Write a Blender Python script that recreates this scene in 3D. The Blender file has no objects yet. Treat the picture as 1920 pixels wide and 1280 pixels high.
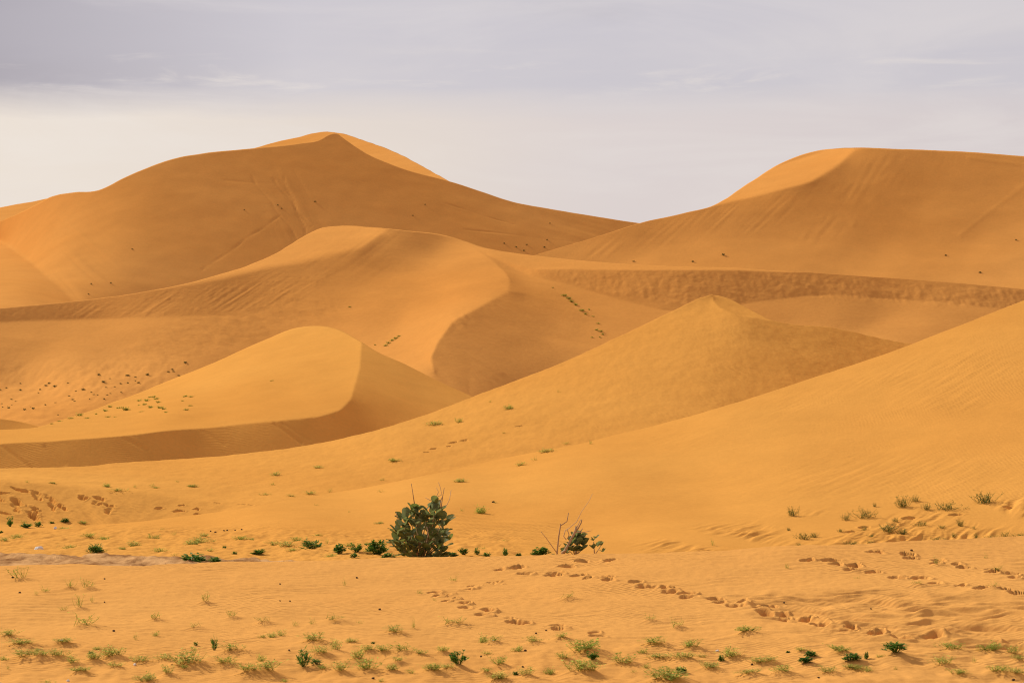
import bpy, math, random
import numpy as np

# ------------------------------------------------------------------ camera, sky, sun
scene = bpy.context.scene
COL = scene.collection
FPX = 4533.0                      # focal length in photo pixels (85 mm on a 36 mm sensor)
HOR = 800.0                       # photo row of the horizon
CZ = 2.8                          # camera height above the hollow (m)
PITCH = math.atan((HOR - 640.0) / FPX)
CP, SP = math.cos(PITCH), math.sin(PITCH)

cam_data = bpy.data.cameras.new('camera')
cam_data.lens = 85.0
cam_data.sensor_width = 36.0
cam_data.clip_start = 0.5
cam_data.clip_end = 20000.0
cam_data.dof.use_dof = True
cam_data.dof.focus_distance = 75.0
cam_data.dof.aperture_fstop = 5.0
cam = bpy.data.objects.new('camera', cam_data)
cam.location = (0, 0, CZ)
cam.rotation_euler = (math.radians(90) + PITCH, 0, 0)
COL.objects.link(cam)
scene.camera = cam

SUN_EL, SUN_AZ = 32.0, -42.0      # azimuth from +Y (view direction), negative = left: sun behind the dunes, left
sv = (math.sin(math.radians(SUN_AZ)) * math.cos(math.radians(SUN_EL)),
      math.cos(math.radians(SUN_AZ)) * math.cos(math.radians(SUN_EL)),
      math.sin(math.radians(SUN_EL)))
sun_data = bpy.data.lights.new('sun', 'SUN')
sun_data.energy = 4.9
sun_data.angle = math.radians(4.0)
sun_data.color = (1.0, 0.985, 0.87)
sun = bpy.data.objects.new('sun', sun_data)
sun.rotation_euler = (math.radians(90 - SUN_EL), 0, math.radians(180 - SUN_AZ))
COL.objects.link(sun)

world = bpy.data.worlds.new('World')
scene.world = world
world.use_nodes = True


def sky():
    nt = world.node_tree
    nt.nodes.clear()
    N, L = nt.nodes.new, nt.links.new
    out = N('ShaderNodeOutputWorld')
    bg = N('ShaderNodeBackground')
    L(bg.outputs[0], out.inputs[0])
    nish = N('ShaderNodeTexSky')
    nish.sky_type = 'NISHITA'
    nish.sun_disc = False
    nish.sun_elevation = math.radians(SUN_EL)
    nish.sun_rotation = math.radians(SUN_AZ)
    nish.dust_density = 3.0
    sc_ = N('ShaderNodeMix'); sc_.data_type = 'RGBA'; sc_.blend_type = 'MULTIPLY'
    sc_.inputs['Factor'].default_value = 1.0
    L(nish.outputs[0], sc_.inputs['A'])
    sc_.inputs['B'].default_value = (0.09, 0.09, 0.09, 1)
    tc = N('ShaderNodeTexCoord')
    sep = N('ShaderNodeSeparateXYZ')
    L(tc.outputs['Generated'], sep.inputs[0])

    def math_(op, a, b=None, c=None):
        m = N('ShaderNodeMath'); m.operation = op
        for i, s in enumerate((a, b, c)):
            if s is None:
                continue
            if isinstance(s, (int, float)):
                m.inputs[i].default_value = s
            else:
                L(s, m.inputs[i])
        return m.outputs[0]

    def noise(scale, detail, rough, seed, dist=0.0):
        mp = N('ShaderNodeMapping')
        mp.inputs['Scale'].default_value = scale
        mp.inputs['Location'].default_value = seed
        L(tc.outputs['Generated'], mp.inputs[0])
        n = N('ShaderNodeTexNoise')
        n.inputs['Scale'].default_value = 1.0
        n.inputs['Detail'].default_value = detail
        n.inputs['Roughness'].default_value = rough
        n.inputs['Distortion'].default_value = dist
        L(mp.outputs[0], n.inputs['Vector'])
        return n.outputs['Fac']

    def ramp(fac, stops):
        r = N('ShaderNodeValToRGB')
        r.color_ramp.interpolation = 'EASE'
        while len(r.color_ramp.elements) < len(stops):
            r.color_ramp.elements.new(0.5)
        for e, (p, c) in zip(r.color_ramp.elements, stops):
            e.position = p
            e.color = (*c, 1)
        L(fac, r.inputs[0])
        return r.outputs[0]

    def mix(fac, a, b):
        m = N('ShaderNodeMix'); m.data_type = 'RGBA'
        for nm, s in (('Factor', fac), ('A', a), ('B', b)):
            if isinstance(s, (int, float)):
                m.inputs[nm].default_value = s
            elif isinstance(s, tuple):
                m.inputs[nm].default_value = (*s, 1)
            else:
                L(s, m.inputs[nm])
        return m.outputs['Result']
    # elevation measure: direction z; the flat cloud base starts near z = 0.129
    z = sep.outputs['Z']
    x = sep.outputs['X']
    broad = noise((2.6, 2.6, 20.0), 5, 0.5, (3.1, 1.7, 0.4), 0.3)
    wisp = noise((11.0, 11.0, 85.0), 6, 0.6, (1.9, 6.3, 2.2), 0.5)
    # low clear-ish band: cream on the left, mauve-grey on the right
    low = ramp(math_('MULTIPLY_ADD', x, 2.2, 0.5), [(0.05, (0.83, 0.735, 0.655)), (0.36, (0.80, 0.70, 0.63)), (0.62, (0.74, 0.655, 0.64)), (1.0, (0.70, 0.62, 0.62))])
    low = mix(math_('MULTIPLY', math_('SUBTRACT', broad, 0.5), 0.9), low, (0.66, 0.60, 0.62))
    puff = noise((6.0, 6.0, 30.0), 6, 0.6, (7.7, 2.9, 5.1), 0.6)
    low = mix(ramp(puff, [(0.46, (0, 0, 0)), (0.70, (0.30, 0.30, 0.30))]), low, (0.88, 0.82, 0.775))
    low = mix(ramp(puff, [(0.28, (0.3, 0.3, 0.3)), (0.42, (0, 0, 0))]), low, (0.58, 0.53, 0.56))
    # stratus veil above
    veil = ramp(broad, [(0.22, (0.40, 0.375, 0.43)), (0.46, (0.61, 0.575, 0.625)), (0.78, (0.74, 0.68, 0.67))])
    bank = math_('MULTIPLY', math_('SMOOTHSTEP' if False else 'MULTIPLY_ADD', x, -7.0, -0.62), 1.0)
    bank = N_clamp = math_('MINIMUM', math_('MAXIMUM', bank, 0.0), 1.0)
    veil = mix(math_('MULTIPLY', bank, math_('MULTIPLY_ADD', broad, 1.2, 0.05)), veil, (0.20, 0.175, 0.235))
    veil = mix(ramp(puff, [(0.48, (0, 0, 0)), (0.72, (0.35, 0.35, 0.35))]), veil, (0.78, 0.72, 0.71))
    edge = math_('MULTIPLY_ADD', math_('SUBTRACT', wisp, 0.5), 0.010, z)
    edge = math_('MULTIPLY_ADD', edge, 70.0, -8.75)          # 0..1 across the cloud base
    edge = math_('MINIMUM', math_('MAXIMUM', edge, 0.0), 1.0)
    col = mix(edge, low, veil)
    # thin bright streaks
    st = ramp(wisp, [(0.54, (0, 0, 0)), (0.70, (1, 1, 1))])
    band = math_('MULTIPLY_ADD', math_('ABSOLUTE', math_('SUBTRACT', z, 0.143)), -70.0, 1.0)
    band = math_('MAXIMUM', band, 0.0)
    col = mix(math_('MULTIPLY', math_('MULTIPLY', st, band), 0.7), col, (0.83, 0.75, 0.70))
    fin = mix(0.9, sc_.outputs['Result'], col)
    L(fin, bg.inputs[0])
    bg.inputs[1].default_value = 1.0


sky()
vs = scene.view_settings
vs.view_transform = 'Standard'
vs.look = 'None'
vs.exposure = 0.0
vs.gamma = 1.0
vs.use_curve_mapping = False
scene.cycles.filter_width = 1.1
scene.cycles.max_bounces = 6
scene.cycles.diffuse_bounces = 3

# ------------------------------------------------------------------ pixel <-> world
def ray(u, v):
    """slope of the view ray: x/Y and z/Y for a photo pixel (numpy friendly)"""
    a = (np.asarray(u, float) - 960.0) / FPX
    b = (640.0 - np.asarray(v, float)) / FPX
    y = CP - b * SP
    return a / y, (SP + b * CP) / y


# ------------------------------------------------------------------ noise
def _hash(ix, iy, seed):
    n = (ix.astype(np.int64) * 374761393 + iy.astype(np.int64) * 668265263 + seed * 974634777) & 0xffffffff
    n = ((n ^ (n >> 13)) * 1274126177) & 0xffffffff
    return ((n ^ (n >> 16)) & 0xffff) / 65535.0


def perlin(x, y, seed=0):
    ix, iy = np.floor(x), np.floor(y)
    fx, fy = x - ix, y - iy
    ix, iy = ix.astype(np.int64), iy.astype(np.int64)
    sx, sy = fx * fx * fx * (fx * (fx * 6 - 15) + 10), fy * fy * fy * (fy * (fy * 6 - 15) + 10)

    def g(dx, dy):
        an = _hash(ix + dx, iy + dy, seed) * 2 * math.pi
        return np.cos(an) * (fx - dx) + np.sin(an) * (fy - dy)
    a = g(0, 0) * (1 - sx) + g(1, 0) * sx
    b = g(0, 1) * (1 - sx) + g(1, 1) * sx
    return (a * (1 - sy) + b * sy) * 1.5


def fbm(x, y, seed=0, octv=4, gain=0.5):
    s, am = 0, 1.0
    for o in range(octv):
        s = s + am * perlin(x * 2 ** o, y * 2 ** o, seed + 17 * o)
        am *= gain
    return s


def poly_signed(U, V, poly):
    """signed distance to a polygon, positive inside"""
    P = np.asarray(poly, float)
    inside = np.zeros(U.shape, bool)
    d2 = np.full(U.shape, 1e18)
    n = len(P)
    for i in range(n):
        x1, y1 = P[i]
        x2, y2 = P[(i + 1) % n]
        cond = (y1 > V) != (y2 > V)
        with np.errstate(divide='ignore', invalid='ignore'):
            xi = (x2 - x1) * (V - y1) / (y2 - y1 if y2 != y1 else 1e-9) + x1
        inside ^= cond & (U < xi)
        ex, ey = x2 - x1, y2 - y1
        t = np.clip(((U - x1) * ex + (V - y1) * ey) / (ex * ex + ey * ey + 1e-9), 0, 1)
        d2 = np.minimum(d2, (U - x1 - t * ex) ** 2 + (V - y1 - t * ey) ** 2)
    d = np.sqrt(d2)
    return np.where(inside, d, -d)


def sstep(x, a, b):
    t = np.clip((x - a) / (b - a), 0, 1)
    return t * t * (3 - 2 * t)


def smooth_curve(pts, u):
    """monotone-ish cubic through (u, v) points"""
    P = np.asarray(pts, float)
    x, y = P[:, 0], P[:, 1]
    h = np.diff(x)
    d = np.diff(y) / h
    m = np.zeros(len(x))
    m[0], m[-1] = d[0], d[-1]
    for i in range(1, len(x) - 1):
        m[i] = (d[i - 1] * h[i] + d[i] * h[i - 1]) / (h[i] + h[i - 1])
    k = np.clip(np.searchsorted(x, u) - 1, 0, len(h) - 1)
    t = np.clip((u - x[k]) / h[k], 0, 1)
    return ((2 * t ** 3 - 3 * t ** 2 + 1) * y[k] + (t ** 3 - 2 * t ** 2 + t) * h[k] * m[k]
            + (-2 * t ** 3 + 3 * t ** 2) * y[k + 1] + (t ** 3 - t ** 2) * h[k] * m[k + 1])


# ------------------------------------------------------------------ dune surfaces
# Each dune: a crest outline, and the slope (degrees) and facing (0 = towards the viewer, -90 = left, 90 = right)
# of its faces; the surface is integrated from those slopes to real depth and height.
def idw(U, V, pts):
    num1 = num2 = den = 0
    for (pu, pv, s, ph) in pts:
        w = 1.0 / (((U - pu) / 1.6) ** 2 + (V - pv) ** 2 + 250.0) ** 1.6
        t = math.tan(math.radians(s))
        num1 = num1 + w * (-t * math.sin(math.radians(ph)))
        num2 = num2 + w * (t * math.cos(math.radians(ph)))
        den = den + w
    return num1 / den, num2 / den


def cg_poisson(gu, gv, wu, wv, pin_w, pin_y, w0, iters):
    """minimise sum wu (dW/du - gu)^2 + wv (dW/dv - gv)^2 + pin_w (W - pin_y)^2"""
    def A(W):
        r = pin_w * W
        e = wu * (W[1:, :] - W[:-1, :])
        r[1:, :] += e
        r[:-1, :] -= e
        e = wv * (W[:, 1:] - W[:, :-1])
        r[:, 1:] += e
        r[:, :-1] -= e
        return r
    b = pin_w * pin_y
    e = wu * gu
    b[1:, :] += e
    b[:-1, :] -= e
    e = wv * gv
    b[:, 1:] += e
    b[:, :-1] -= e
    D = pin_w.copy()
    D[1:, :] += wu
    D[:-1, :] += wu
    D[:, 1:] += wv
    D[:, :-1] += wv
    D = 1.0 / (D + 1e-12)
    W = w0.copy()
    r = b - A(W)
    z = D * r
    p = z.copy()
    rz = (r * z).sum()
    for _ in range(iters):
        Ap = A(p)
        al = rz / ((p * Ap).sum() + 1e-30)
        W += al * p
        r -= al * Ap
        z = D * r
        rz2 = (r * z).sum()
        p = z + (rz2 / (rz + 1e-30)) * p
        rz = rz2
        if rz < 1e-16:
            break
    return W


class Dune:
    def __init__(self, name, top, bottom, controls, regions, pins, du=4.0, dv=3.0, margin=(-1300, 3200), back=18.0, drop=3.0,
                 detail=None, floor=-3.0, iters=160, front=12.0):
        self.name = name
        u0, u1 = margin
        us = np.concatenate([np.arange(u0, -400, 40.0), np.arange(-400, -40, du * 4), np.arange(-40, 1961, du), np.arange(1960 + du * 4, 2320, du * 4), np.arange(2320, u1 + 1, 40.0)])
        us = us[(us >= u0) & (us <= u1)]
        nv = int(max(np.interp(us, *np.asarray(bottom, float).T) - smooth_curve(top, us)) / dv) + 2
        self.top, self.bottom = top, bottom
        W = None
        plan = []
        lev = 3
        for l in range(lev, -1, -1):
            st = 2 ** l
            n_u = max(8, len(us) // st)
            n_v = max(6, nv // st)
            plan.append((np.interp(np.linspace(0, 1, n_u), np.linspace(0, 1, len(us)), us), n_v))
        for (uu, n_v) in plan:
            W = self.solve(uu, n_v, controls, regions, pins, W, iters)
        self.us, self.W = plan[-1][0], W
        self.nv = plan[-1][1]
        self.back, self.drop, self.floor = back, drop, floor
        self.detail = detail
        self.front = front

    def grids(self, us, nv):
        t = np.linspace(0, 1, nv)
        top = smooth_curve(self.top, us)
        bot = np.maximum(np.interp(us, *np.asarray(self.bottom, float).T), top + 8)
        U = np.repeat(us[:, None], nv, 1)
        V = top[:, None] + (bot - top)[:, None] * t[None, :]
        return U, V

    def field(self, U, V, controls, regions):
        zx, zy = idw(U, V, controls)
        for (poly, ctl, fe) in regions:
            sd = poly_signed(U, V, poly)
            m = sstep(sd, -fe, fe)
            if m.max() <= 0:
                continue
            rx, ry = idw(U, V, ctl)
            zx = zx * (1 - m) + rx * m
            zy = zy * (1 - m) + ry * m
        a, k = ray(U, V)
        den = np.maximum(zx * a + zy - k, 0.025)
        return zx / -den, 1.0 / den          # dlnY/da , dlnY/dk

    def solve(self, us, nv, controls, regions, pins, Wprev, iters):
        U, V = self.grids(us, nv)
        a, k = ray(U, V)
        mid = lambda M, ax: (M[1:, :] + M[:-1, :]) * .5 if ax == 0 else (M[:, 1:] + M[:, :-1]) * .5
        ga, gk = self.field(mid(U, 0), mid(V, 0), controls, regions)
        gu = ga * np.diff(a, axis=0) + gk * np.diff(k, axis=0)
        ga, gk = self.field(mid(U, 1), mid(V, 1), controls, regions)
        gv = ga * np.diff(a, axis=1) + gk * np.diff(k, axis=1)
        dU = np.diff(U, axis=0)
        dV = np.abs(np.diff(V, axis=1)) + 1e-6
        wu = mid(np.concatenate([dV, dV[:, -1:]], 1), 0) / dU
        wv = mid(np.concatenate([dU, dU[-1:, :]], 0), 1)[:, :]
        wv = np.concatenate([dU, dU[-1:, :]], 0)[:, :-1] / dV
        pw = np.zeros(U.shape)
        py = np.zeros(U.shape)
        for (pu, pv, Y, wt) in pins:
            i = int(np.argmin(np.abs(us - pu)))
            j = int(np.argmin(np.abs(V[i] - pv)))
            if Y is None:                      # on the hollow floor z = 0
                Y = CZ / -k[i, j]
            pw[i, j] += wt
            py[i, j] = math.log(Y)
        if Wprev is None:
            W0 = np.full(U.shape, float(np.mean([p for p in py[pw > 0]])))
            its = 1500
        else:
            n0, m0 = Wprev.shape
            fi = np.linspace(0, n0 - 1, len(us))
            fj = np.linspace(0, m0 - 1, nv)
            i0 = np.clip(fi.astype(int), 0, n0 - 2)
            j0 = np.clip(fj.astype(int), 0, m0 - 2)
            a_, b_ = (fi - i0)[:, None], (fj - j0)[None, :]
            W0 = (Wprev[i0][:, j0] * (1 - a_) * (1 - b_) + Wprev[i0 + 1][:, j0] * a_ * (1 - b_)
                  + Wprev[i0][:, j0 + 1] * (1 - a_) * b_ + Wprev[i0 + 1][:, j0 + 1] * a_ * b_)
            its = iters
        return cg_poisson(gu, gv, wu, wv, pw, py, W0, its)

    def lnY(self, u, v):
        """bilinear depth lookup at photo pixels"""
        u = np.asarray(u, float)
        v = np.asarray(v, float)
        i = np.interp(u, self.us, np.arange(len(self.us)))
        top = smooth_curve(self.top, u)
        bot = np.maximum(np.interp(u, *np.asarray(self.bottom, float).T), top + 8)
        j = np.clip((v - top) / (bot - top), 0, 1) * (self.nv - 1)
        i0 = np.clip(i.astype(int), 0, len(self.us) - 2)
        j0 = np.clip(j.astype(int), 0, self.nv - 2)
        a, b = i - i0, j - j0
        W = self.W
        return W[i0, j0] * (1 - a) * (1 - b) + W[i0 + 1, j0] * a * (1 - b) + W[i0, j0 + 1] * (1 - a) * b + W[i0 + 1, j0 + 1] * a * b

    def point(self, u, v):
        Y = math.exp(float(self.lnY(np.array([u]), np.array([v]))[0]))
        a, k = ray(u, v)
        return (float(a) * Y, Y, CZ + float(k) * Y)

    def mesh(self, mat, mu=1, mv=1):
        us = np.interp(np.linspace(0, len(self.us) - 1, (len(self.us) - 1) * mu + 1), np.arange(len(self.us)), self.us)
        nv = (self.nv - 1) * mv + 1
        U, V = self.grids(us, nv)
        Y = np.exp(self.lnY(U, V))
        a, k = ray(U, V)
        X, Z = a * Y, CZ + k * Y
        if self.detail:
            Z = Z + self.detail(U, V, X, Y, Z)
        # back slope behind the crest, and a skirt in front
        dist = np.array([0.004, .012, .03, .06, .12, .25, .5, 1.0])
        tb = math.tan(math.radians(self.back))
        hgt = np.maximum(Z[:, :1] - self.floor, 0.4)
        L_ = hgt / tb * dist[None, :]
        Yb = Y[:, :1] + L_
        ab = a[:, :1]
        Xb = ab * Yb
        Zb = Z[:, :1] - tb * L_ * (0.7 + 0.3 * dist[None, :])
        # the apron runs on towards the viewer, down under the dune in front
        df = np.array([.02, .06, .15, .3, .6, 1.0])[None, :]
        te = math.tan(math.radians(self.front))
        Lf = np.maximum(Z[:, -1:] + 4.6, 0.5) / te
        Lf = np.minimum(Lf, Y[:, -1:] * .6)
        Yf = Y[:, -1:] - Lf * df
        Xf = a[:, -1:] * Yf
        Zf = Z[:, -1:] - np.maximum(Z[:, -1:] + 4.6, 0.5) * df
        X = np.concatenate([Xb[:, ::-1], X, Xf], 1)
        Yy = np.concatenate([Yb[:, ::-1], Y, Yf], 1)
        Z = np.concatenate([Zb[:, ::-1], Z, Zf], 1)
        n, m = X.shape
        co = np.stack([X, Yy, Z], -1).reshape(-1, 3)
        idx = np.arange(n * m).reshape(n, m)
        q = np.stack([idx[:-1, :-1], idx[:-1, 1:], idx[1:, 1:], idx[1:, :-1]], -1).reshape(-1, 4)
        me = bpy.data.meshes.new(self.name)
        me.vertices.add(len(co))
        me.vertices.foreach_set('co', co.astype(np.float32).ravel())
        me.loops.add(q.size)
        me.loops.foreach_set('vertex_index', q.astype(np.int32).ravel())
        me.polygons.add(len(q))
        me.polygons.foreach_set('loop_start', np.arange(0, q.size, 4, dtype=np.int32))
        me.polygons.foreach_set('loop_total', np.full(len(q), 4, dtype=np.int32))
        me.polygons.foreach_set('use_smooth', np.ones(len(q), dtype=bool))
        me.update(calc_edges=True)
        me.materials.append(mat)
        o = bpy.data.objects.new(self.name, me)
        o['kind'] = 'structure'
        COL.objects.link(o)
        return o

# ------------------------------------------------------------------ materials
def new_mat(name):
    m = bpy.data.materials.new(name)
    m.use_nodes = True
    nt = m.node_tree
    return m, nt, nt.nodes['Principled BSDF']


def sand_material(name, base=(0.680, 0.312, 0.068), dark=(0.628, 0.269, 0.055), ripple=0.0, grain=0.25, scale=1.0, ripple_scale=5.0):
    m, nt, p = new_mat(name)
    N, L = nt.nodes.new, nt.links.new
    p.inputs['Roughness'].default_value = 0.95
    p.inputs['Specular IOR Level'].default_value = 0.0
    geo = N('ShaderNodeNewGeometry')
    n1 = N('ShaderNodeTexNoise'); n1.inputs['Scale'].default_value = 0.06 * scale; n1.inputs['Detail'].default_value = 5
    n2 = N('ShaderNodeTexNoise'); n2.inputs['Scale'].default_value = 6.0 * scale; n2.inputs['Detail'].default_value = 6
    n2.inputs['Roughness'].default_value = 0.7
    for n in (n1, n2):
        L(geo.outputs['Position'], n.inputs['Vector'])
    mx = N('ShaderNodeMix'); mx.data_type = 'RGBA'
    mx.inputs['A'].default_value = (*base, 1)
    mx.inputs['B'].default_value = (*dark, 1)
    r = N('ShaderNodeMapRange'); r.inputs['From Min'].default_value = 0.3; r.inputs['From Max'].default_value = 0.7
    L(n1.outputs['Fac'], r.inputs['Value'])
    L(r.outputs[0], mx.inputs['Factor'])
    mx2 = N('ShaderNodeMix'); mx2.data_type = 'RGBA'; mx2.blend_type = 'MULTIPLY'
    mx2.inputs['Factor'].default_value = 1.0
    cr = N('ShaderNodeMapRange'); cr.inputs['To Min'].default_value = 0.88; cr.inputs['To Max'].default_value = 1.10
    L(n2.outputs['Fac'], cr.inputs['Value'])
    L(mx.outputs['Result'], mx2.inputs['A'])
    L(cr.outputs[0], mx2.inputs['B'])
    n4 = N('ShaderNodeTexNoise'); n4.inputs['Scale'].default_value = 0.55 * scale; n4.inputs['Detail'].default_value = 7; n4.inputs['Roughness'].default_value = 0.62
    L(geo.outputs['Position'], n4.inputs['Vector'])
    c4 = N('ShaderNodeMapRange'); c4.inputs['From Min'].default_value = 0.3; c4.inputs['From Max'].default_value = 0.7
    c4.inputs['To Min'].default_value = 0.955; c4.inputs['To Max'].default_value = 1.035
    L(n4.outputs['Fac'], c4.inputs['Value'])
    mx3 = N('ShaderNodeMix'); mx3.data_type = 'RGBA'; mx3.blend_type = 'MULTIPLY'; mx3.inputs['Factor'].default_value = 1.0
    L(mx2.outputs['Result'], mx3.inputs['A']); L(c4.outputs[0], mx3.inputs['B'])
    L(mx3.outputs['Result'], p.inputs['Base Color'])
    bump = N('ShaderNodeBump'); bump.inputs['Strength'].default_value = grain; bump.inputs['Distance'].default_value = 0.03 / scale
    L(n2.outputs['Fac'], bump.inputs['Height'])
    last = bump
    if ripple > 0:
        mp = N('ShaderNodeMapping'); mp.inputs['Rotation'].default_value = (0, 0, math.radians(62))
        L(geo.outputs['Position'], mp.inputs[0])
        w = N('ShaderNodeTexWave'); w.inputs['Scale'].default_value = ripple_scale
        w.inputs['Distortion'].default_value = 5.0; w.inputs['Detail'].default_value = 3; w.inputs['Detail Scale'].default_value = 0.8
        L(mp.outputs[0], w.inputs['Vector'])
        n3 = N('ShaderNodeTexNoise'); n3.inputs['Scale'].default_value = 0.35; L(geo.outputs['Position'], n3.inputs['Vector'])
        r3 = N('ShaderNodeMapRange'); r3.inputs['From Min'].default_value = 0.42; r3.inputs['From Max'].default_value = 0.65
        L(n3.outputs['Fac'], r3.inputs['Value'])
        mu = N('ShaderNodeMath'); mu.operation = 'MULTIPLY'
        L(w.outputs['Fac'], mu.inputs[0]); L(r3.outputs[0], mu.inputs[1])
        b2 = N('ShaderNodeBump'); b2.inputs['Strength'].default_value = ripple; b2.inputs['Distance'].default_value = 0.02
        L(mu.outputs[0], b2.inputs['Height'])
        L(bump.outputs[0], b2.inputs['Normal'])
        last = b2
    L(last.outputs[0], p.inputs['Normal'])
    return m


SAND_NEAR = sand_material('sand_near', base=(0.684, 0.325, 0.087), dark=(0.632, 0.282, 0.069), ripple=0.35, grain=0.5, ripple_scale=3.0)
SAND_MID = sand_material('sand_mid', ripple=0.30, grain=0.45, ripple_scale=2.6)
SAND_FAR = sand_material('sand_far', base=(0.686, 0.300, 0.074), dark=(0.636, 0.260, 0.058), ripple=0.0, grain=0.5, scale=0.35)

# ------------------------------------------------------------------ the dunes, far to near
def streaks(mask, s, t, ls, lt, amp, seed, octv=3):
    patch = np.clip(.55 + 1.2 * fbm(s / (ls * 9), t / (lt * .7), seed + 300, 2), 0.05, 1.4)
    return mask * amp * patch * fbm(s / ls, t / lt, seed, octv)


def mk(U, V, poly, fe):
    return sstep(poly_signed(U, V, poly), -fe, fe)


def det_far_left(U, V, X, Y, Z):
    d = 0.25 * fbm(X / 30, Y / 30, 3, 4)
    m = mk(U, V, [(60, 385), (160, 375), (330, 560), (120, 560), (60, 470)], 30)
    d += streaks(m, X * 0.57 + Z * 0.82, X * .82 - Z * .57, 1.7, 60, 0.11, 5, 3)
    m = mk(U, V, [(470, 320), (560, 320), (610, 430), (520, 470)], 15)
    d += streaks(m, X * 0.85 + Z * 0.5, X * -0.5 + Z * .85, 2.4, 50, 0.16, 9, 3)
    m = mk(U, V, [(820, 330), (1150, 400), (1150, 470), (700, 440)], 30)
    d += streaks(m, X * 0.3 + Z * 1.0, X, 5, 60, 0.22, 12, 3)
    # long tracks crossing the face
    for (x1, y1, x2, y2, w, h) in ((380, 505, 525, 405, 2.2, .5), (470, 330, 560, 450, 2.2, .6), (512, 335, 582, 425, 2.0, .6), (530, 330, 575, 440, 2.0, .45),
                                   (420, 338, 580, 350, 2.0, .3), (870, 430, 1080, 455, 2.0, .4), (800, 370, 960, 420, 2.0, .4), (545, 395, 500, 400, 2, .4)):
        t = np.clip(((U - x1) * (x2 - x1) + (V - y1) * (y2 - y1)) / ((x2 - x1) ** 2 + (y2 - y1) ** 2), 0, 1)
        r = np.hypot(U - x1 - t * (x2 - x1) + 2 * np.sin(V * .13), V - y1 - t * (y2 - y1))
        d -= .3 * h * np.exp(-(r / w * 1.5) ** 2)
    return d


def det_far_summit(U, V, X, Y, Z):
    return 0.12 * fbm(X / 9, Y / 9, 13, 4)


def det_far_right(U, V, X, Y, Z):
    d = 0.2 * fbm(X / 25, Y / 25, 23, 4)
    m = mk(U, V, [(1020, 478), (1340, 388), (1500, 350), (1480, 420), (1300, 455), (1050, 490)], 10)
    d += streaks(m, X * 0.8 - Z * 0.85, X * .6 + Z * .8, 0.6, 14, 0.055, 25, 3)
    m = mk(U, V, [(1610, 283), (1800, 288), (1700, 340), (1560, 460), (1480, 470), (1520, 380)], 40)
    d += streaks(m, X * 0.8 - Z * 0.75, X * .6 + Z * .8, 0.7, 6, 0.05, 29, 3)
    for (x1, y1, x2, y2, w, h) in ((1800, 440, 1925, 345, 2.0, .35), (1815, 296, 1925, 310, 2.5, .5)):
        t = np.clip(((U - x1) * (x2 - x1) + (V - y1) * (y2 - y1)) / ((x2 - x1) ** 2 + (y2 - y1) ** 2), 0, 1)
        r = np.hypot(U - x1 - t * (x2 - x1), V - y1 - t * (y2 - y1))
        d += .2 * h * np.exp(-(r / w) ** 2)
    return d


def det_middle(U, V, X, Y, Z):
    d = 0.12 * fbm(X / 16, Y / 16, 43, 4)
    m = mk(U, V, [(-1300, 592), (0, 582), (183, 562), (300, 546), (480, 515), (640, 500), (560, 570), (367, 590), (0, 600), (-1300, 605)], 7)
    d += streaks(m, X * 0.8 - Z * 0.95, X * .5 + Z, 0.42, 7, 0.038, 45, 3)
    d += streaks(m, X, Z, 0.5, 0.6, 0.025, 46, 2)
    m = mk(U, V, [(985, 505), (1057, 507), (1480, 512), (1920, 545), (3300, 605), (3300, 640), (1900, 580), (1480, 556), (1320, 580), (1140, 550)], 5)
    cl = fbm(X / 1.2, Z / 1.4, 47, 4)
    d += m * (0.07 * np.abs(cl) + 0.06 * fbm(X / 2.6 + Z / 4, Z / 2.2, 54, 3)) + streaks(m, X * 1.0 + Z * 0.25, Z, 0.5, 8, 0.02, 48, 3)
    m = mk(U, V, [(950, 548), (900, 577), (850, 603), (822, 640), (812, 672), (830, 705), (900, 730), (1030, 650), (1010, 580)], 7)
    d += streaks(m, X * 0.72 + Z * 1.0, X * .9 - Z * .5, 0.5, 13, 0.05, 49, 3)
    m = mk(U, V, [(955, 542), (900, 572), (850, 598), (818, 636), (804, 668), (811, 700), (826, 690), (825, 668), (836, 640), (862, 612), (905, 590), (950, 560)], 5)
    d += streaks(m, X * 0.72 + Z * 1.0, X * .9 - Z * .5, 0.45, 4, 0.08, 53, 3)
    m = mk(U, V, [(700, 425), (840, 442), (800, 500), (560, 540), (560, 470)], 20)
    d += streaks(m, X * 0.85 - Z * 0.75, X * .6 + Z * .8, 1.0, 14, 0.04, 50, 2)
    m = mk(U, V, [(330, 600), (620, 560), (640, 590), (140, 740), (40, 730), (200, 680)], 12)
    d += m * 0.06 * fbm(X / 1.3 + Z / .9, Z / 0.9, 51, 3)
    m = mk(U, V, [(-1300, 690), (360, 680), (200, 800), (-1300, 830)], 20)
    d += m * 0.05 * fbm(X / 0.8, Y / 4, 52, 3)
    return d


def det_left(U, V, X, Y, Z):
    d = 0.05 * fbm(X / 7, Y / 9, 63, 4)
    for (x1, y1, x2, y2, w, h) in ((515, 793, 565, 828, 2.5, .10), (530, 793, 580, 822, 2.0, .06), (235, 820, 275, 842, 3, .08), (0, 832, 60, 875, 3, .10), (85, 835, 120, 870, 4, .07), (380, 806, 420, 835, 3, .05)):
        t = np.clip(((U - x1) * (x2 - x1) + (V - y1) * (y2 - y1)) / ((x2 - x1) ** 2 + (y2 - y1) ** 2), 0, 1)
        r = np.hypot(U - x1 - t * (x2 - x1), V - y1 - t * (y2 - y1))
        d -= .55 * h * np.exp(-(r / w) ** 2)
    m = mk(U, V, [(-1300, 850), (0, 836), (300, 812), (640, 775), (640, 860), (-1300, 940)], 6)
    d += streaks(m, X * 0.7 + Z * 1.0, Z - X * .3, 0.5, 7, 0.02, 65, 3)
    return d


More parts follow.
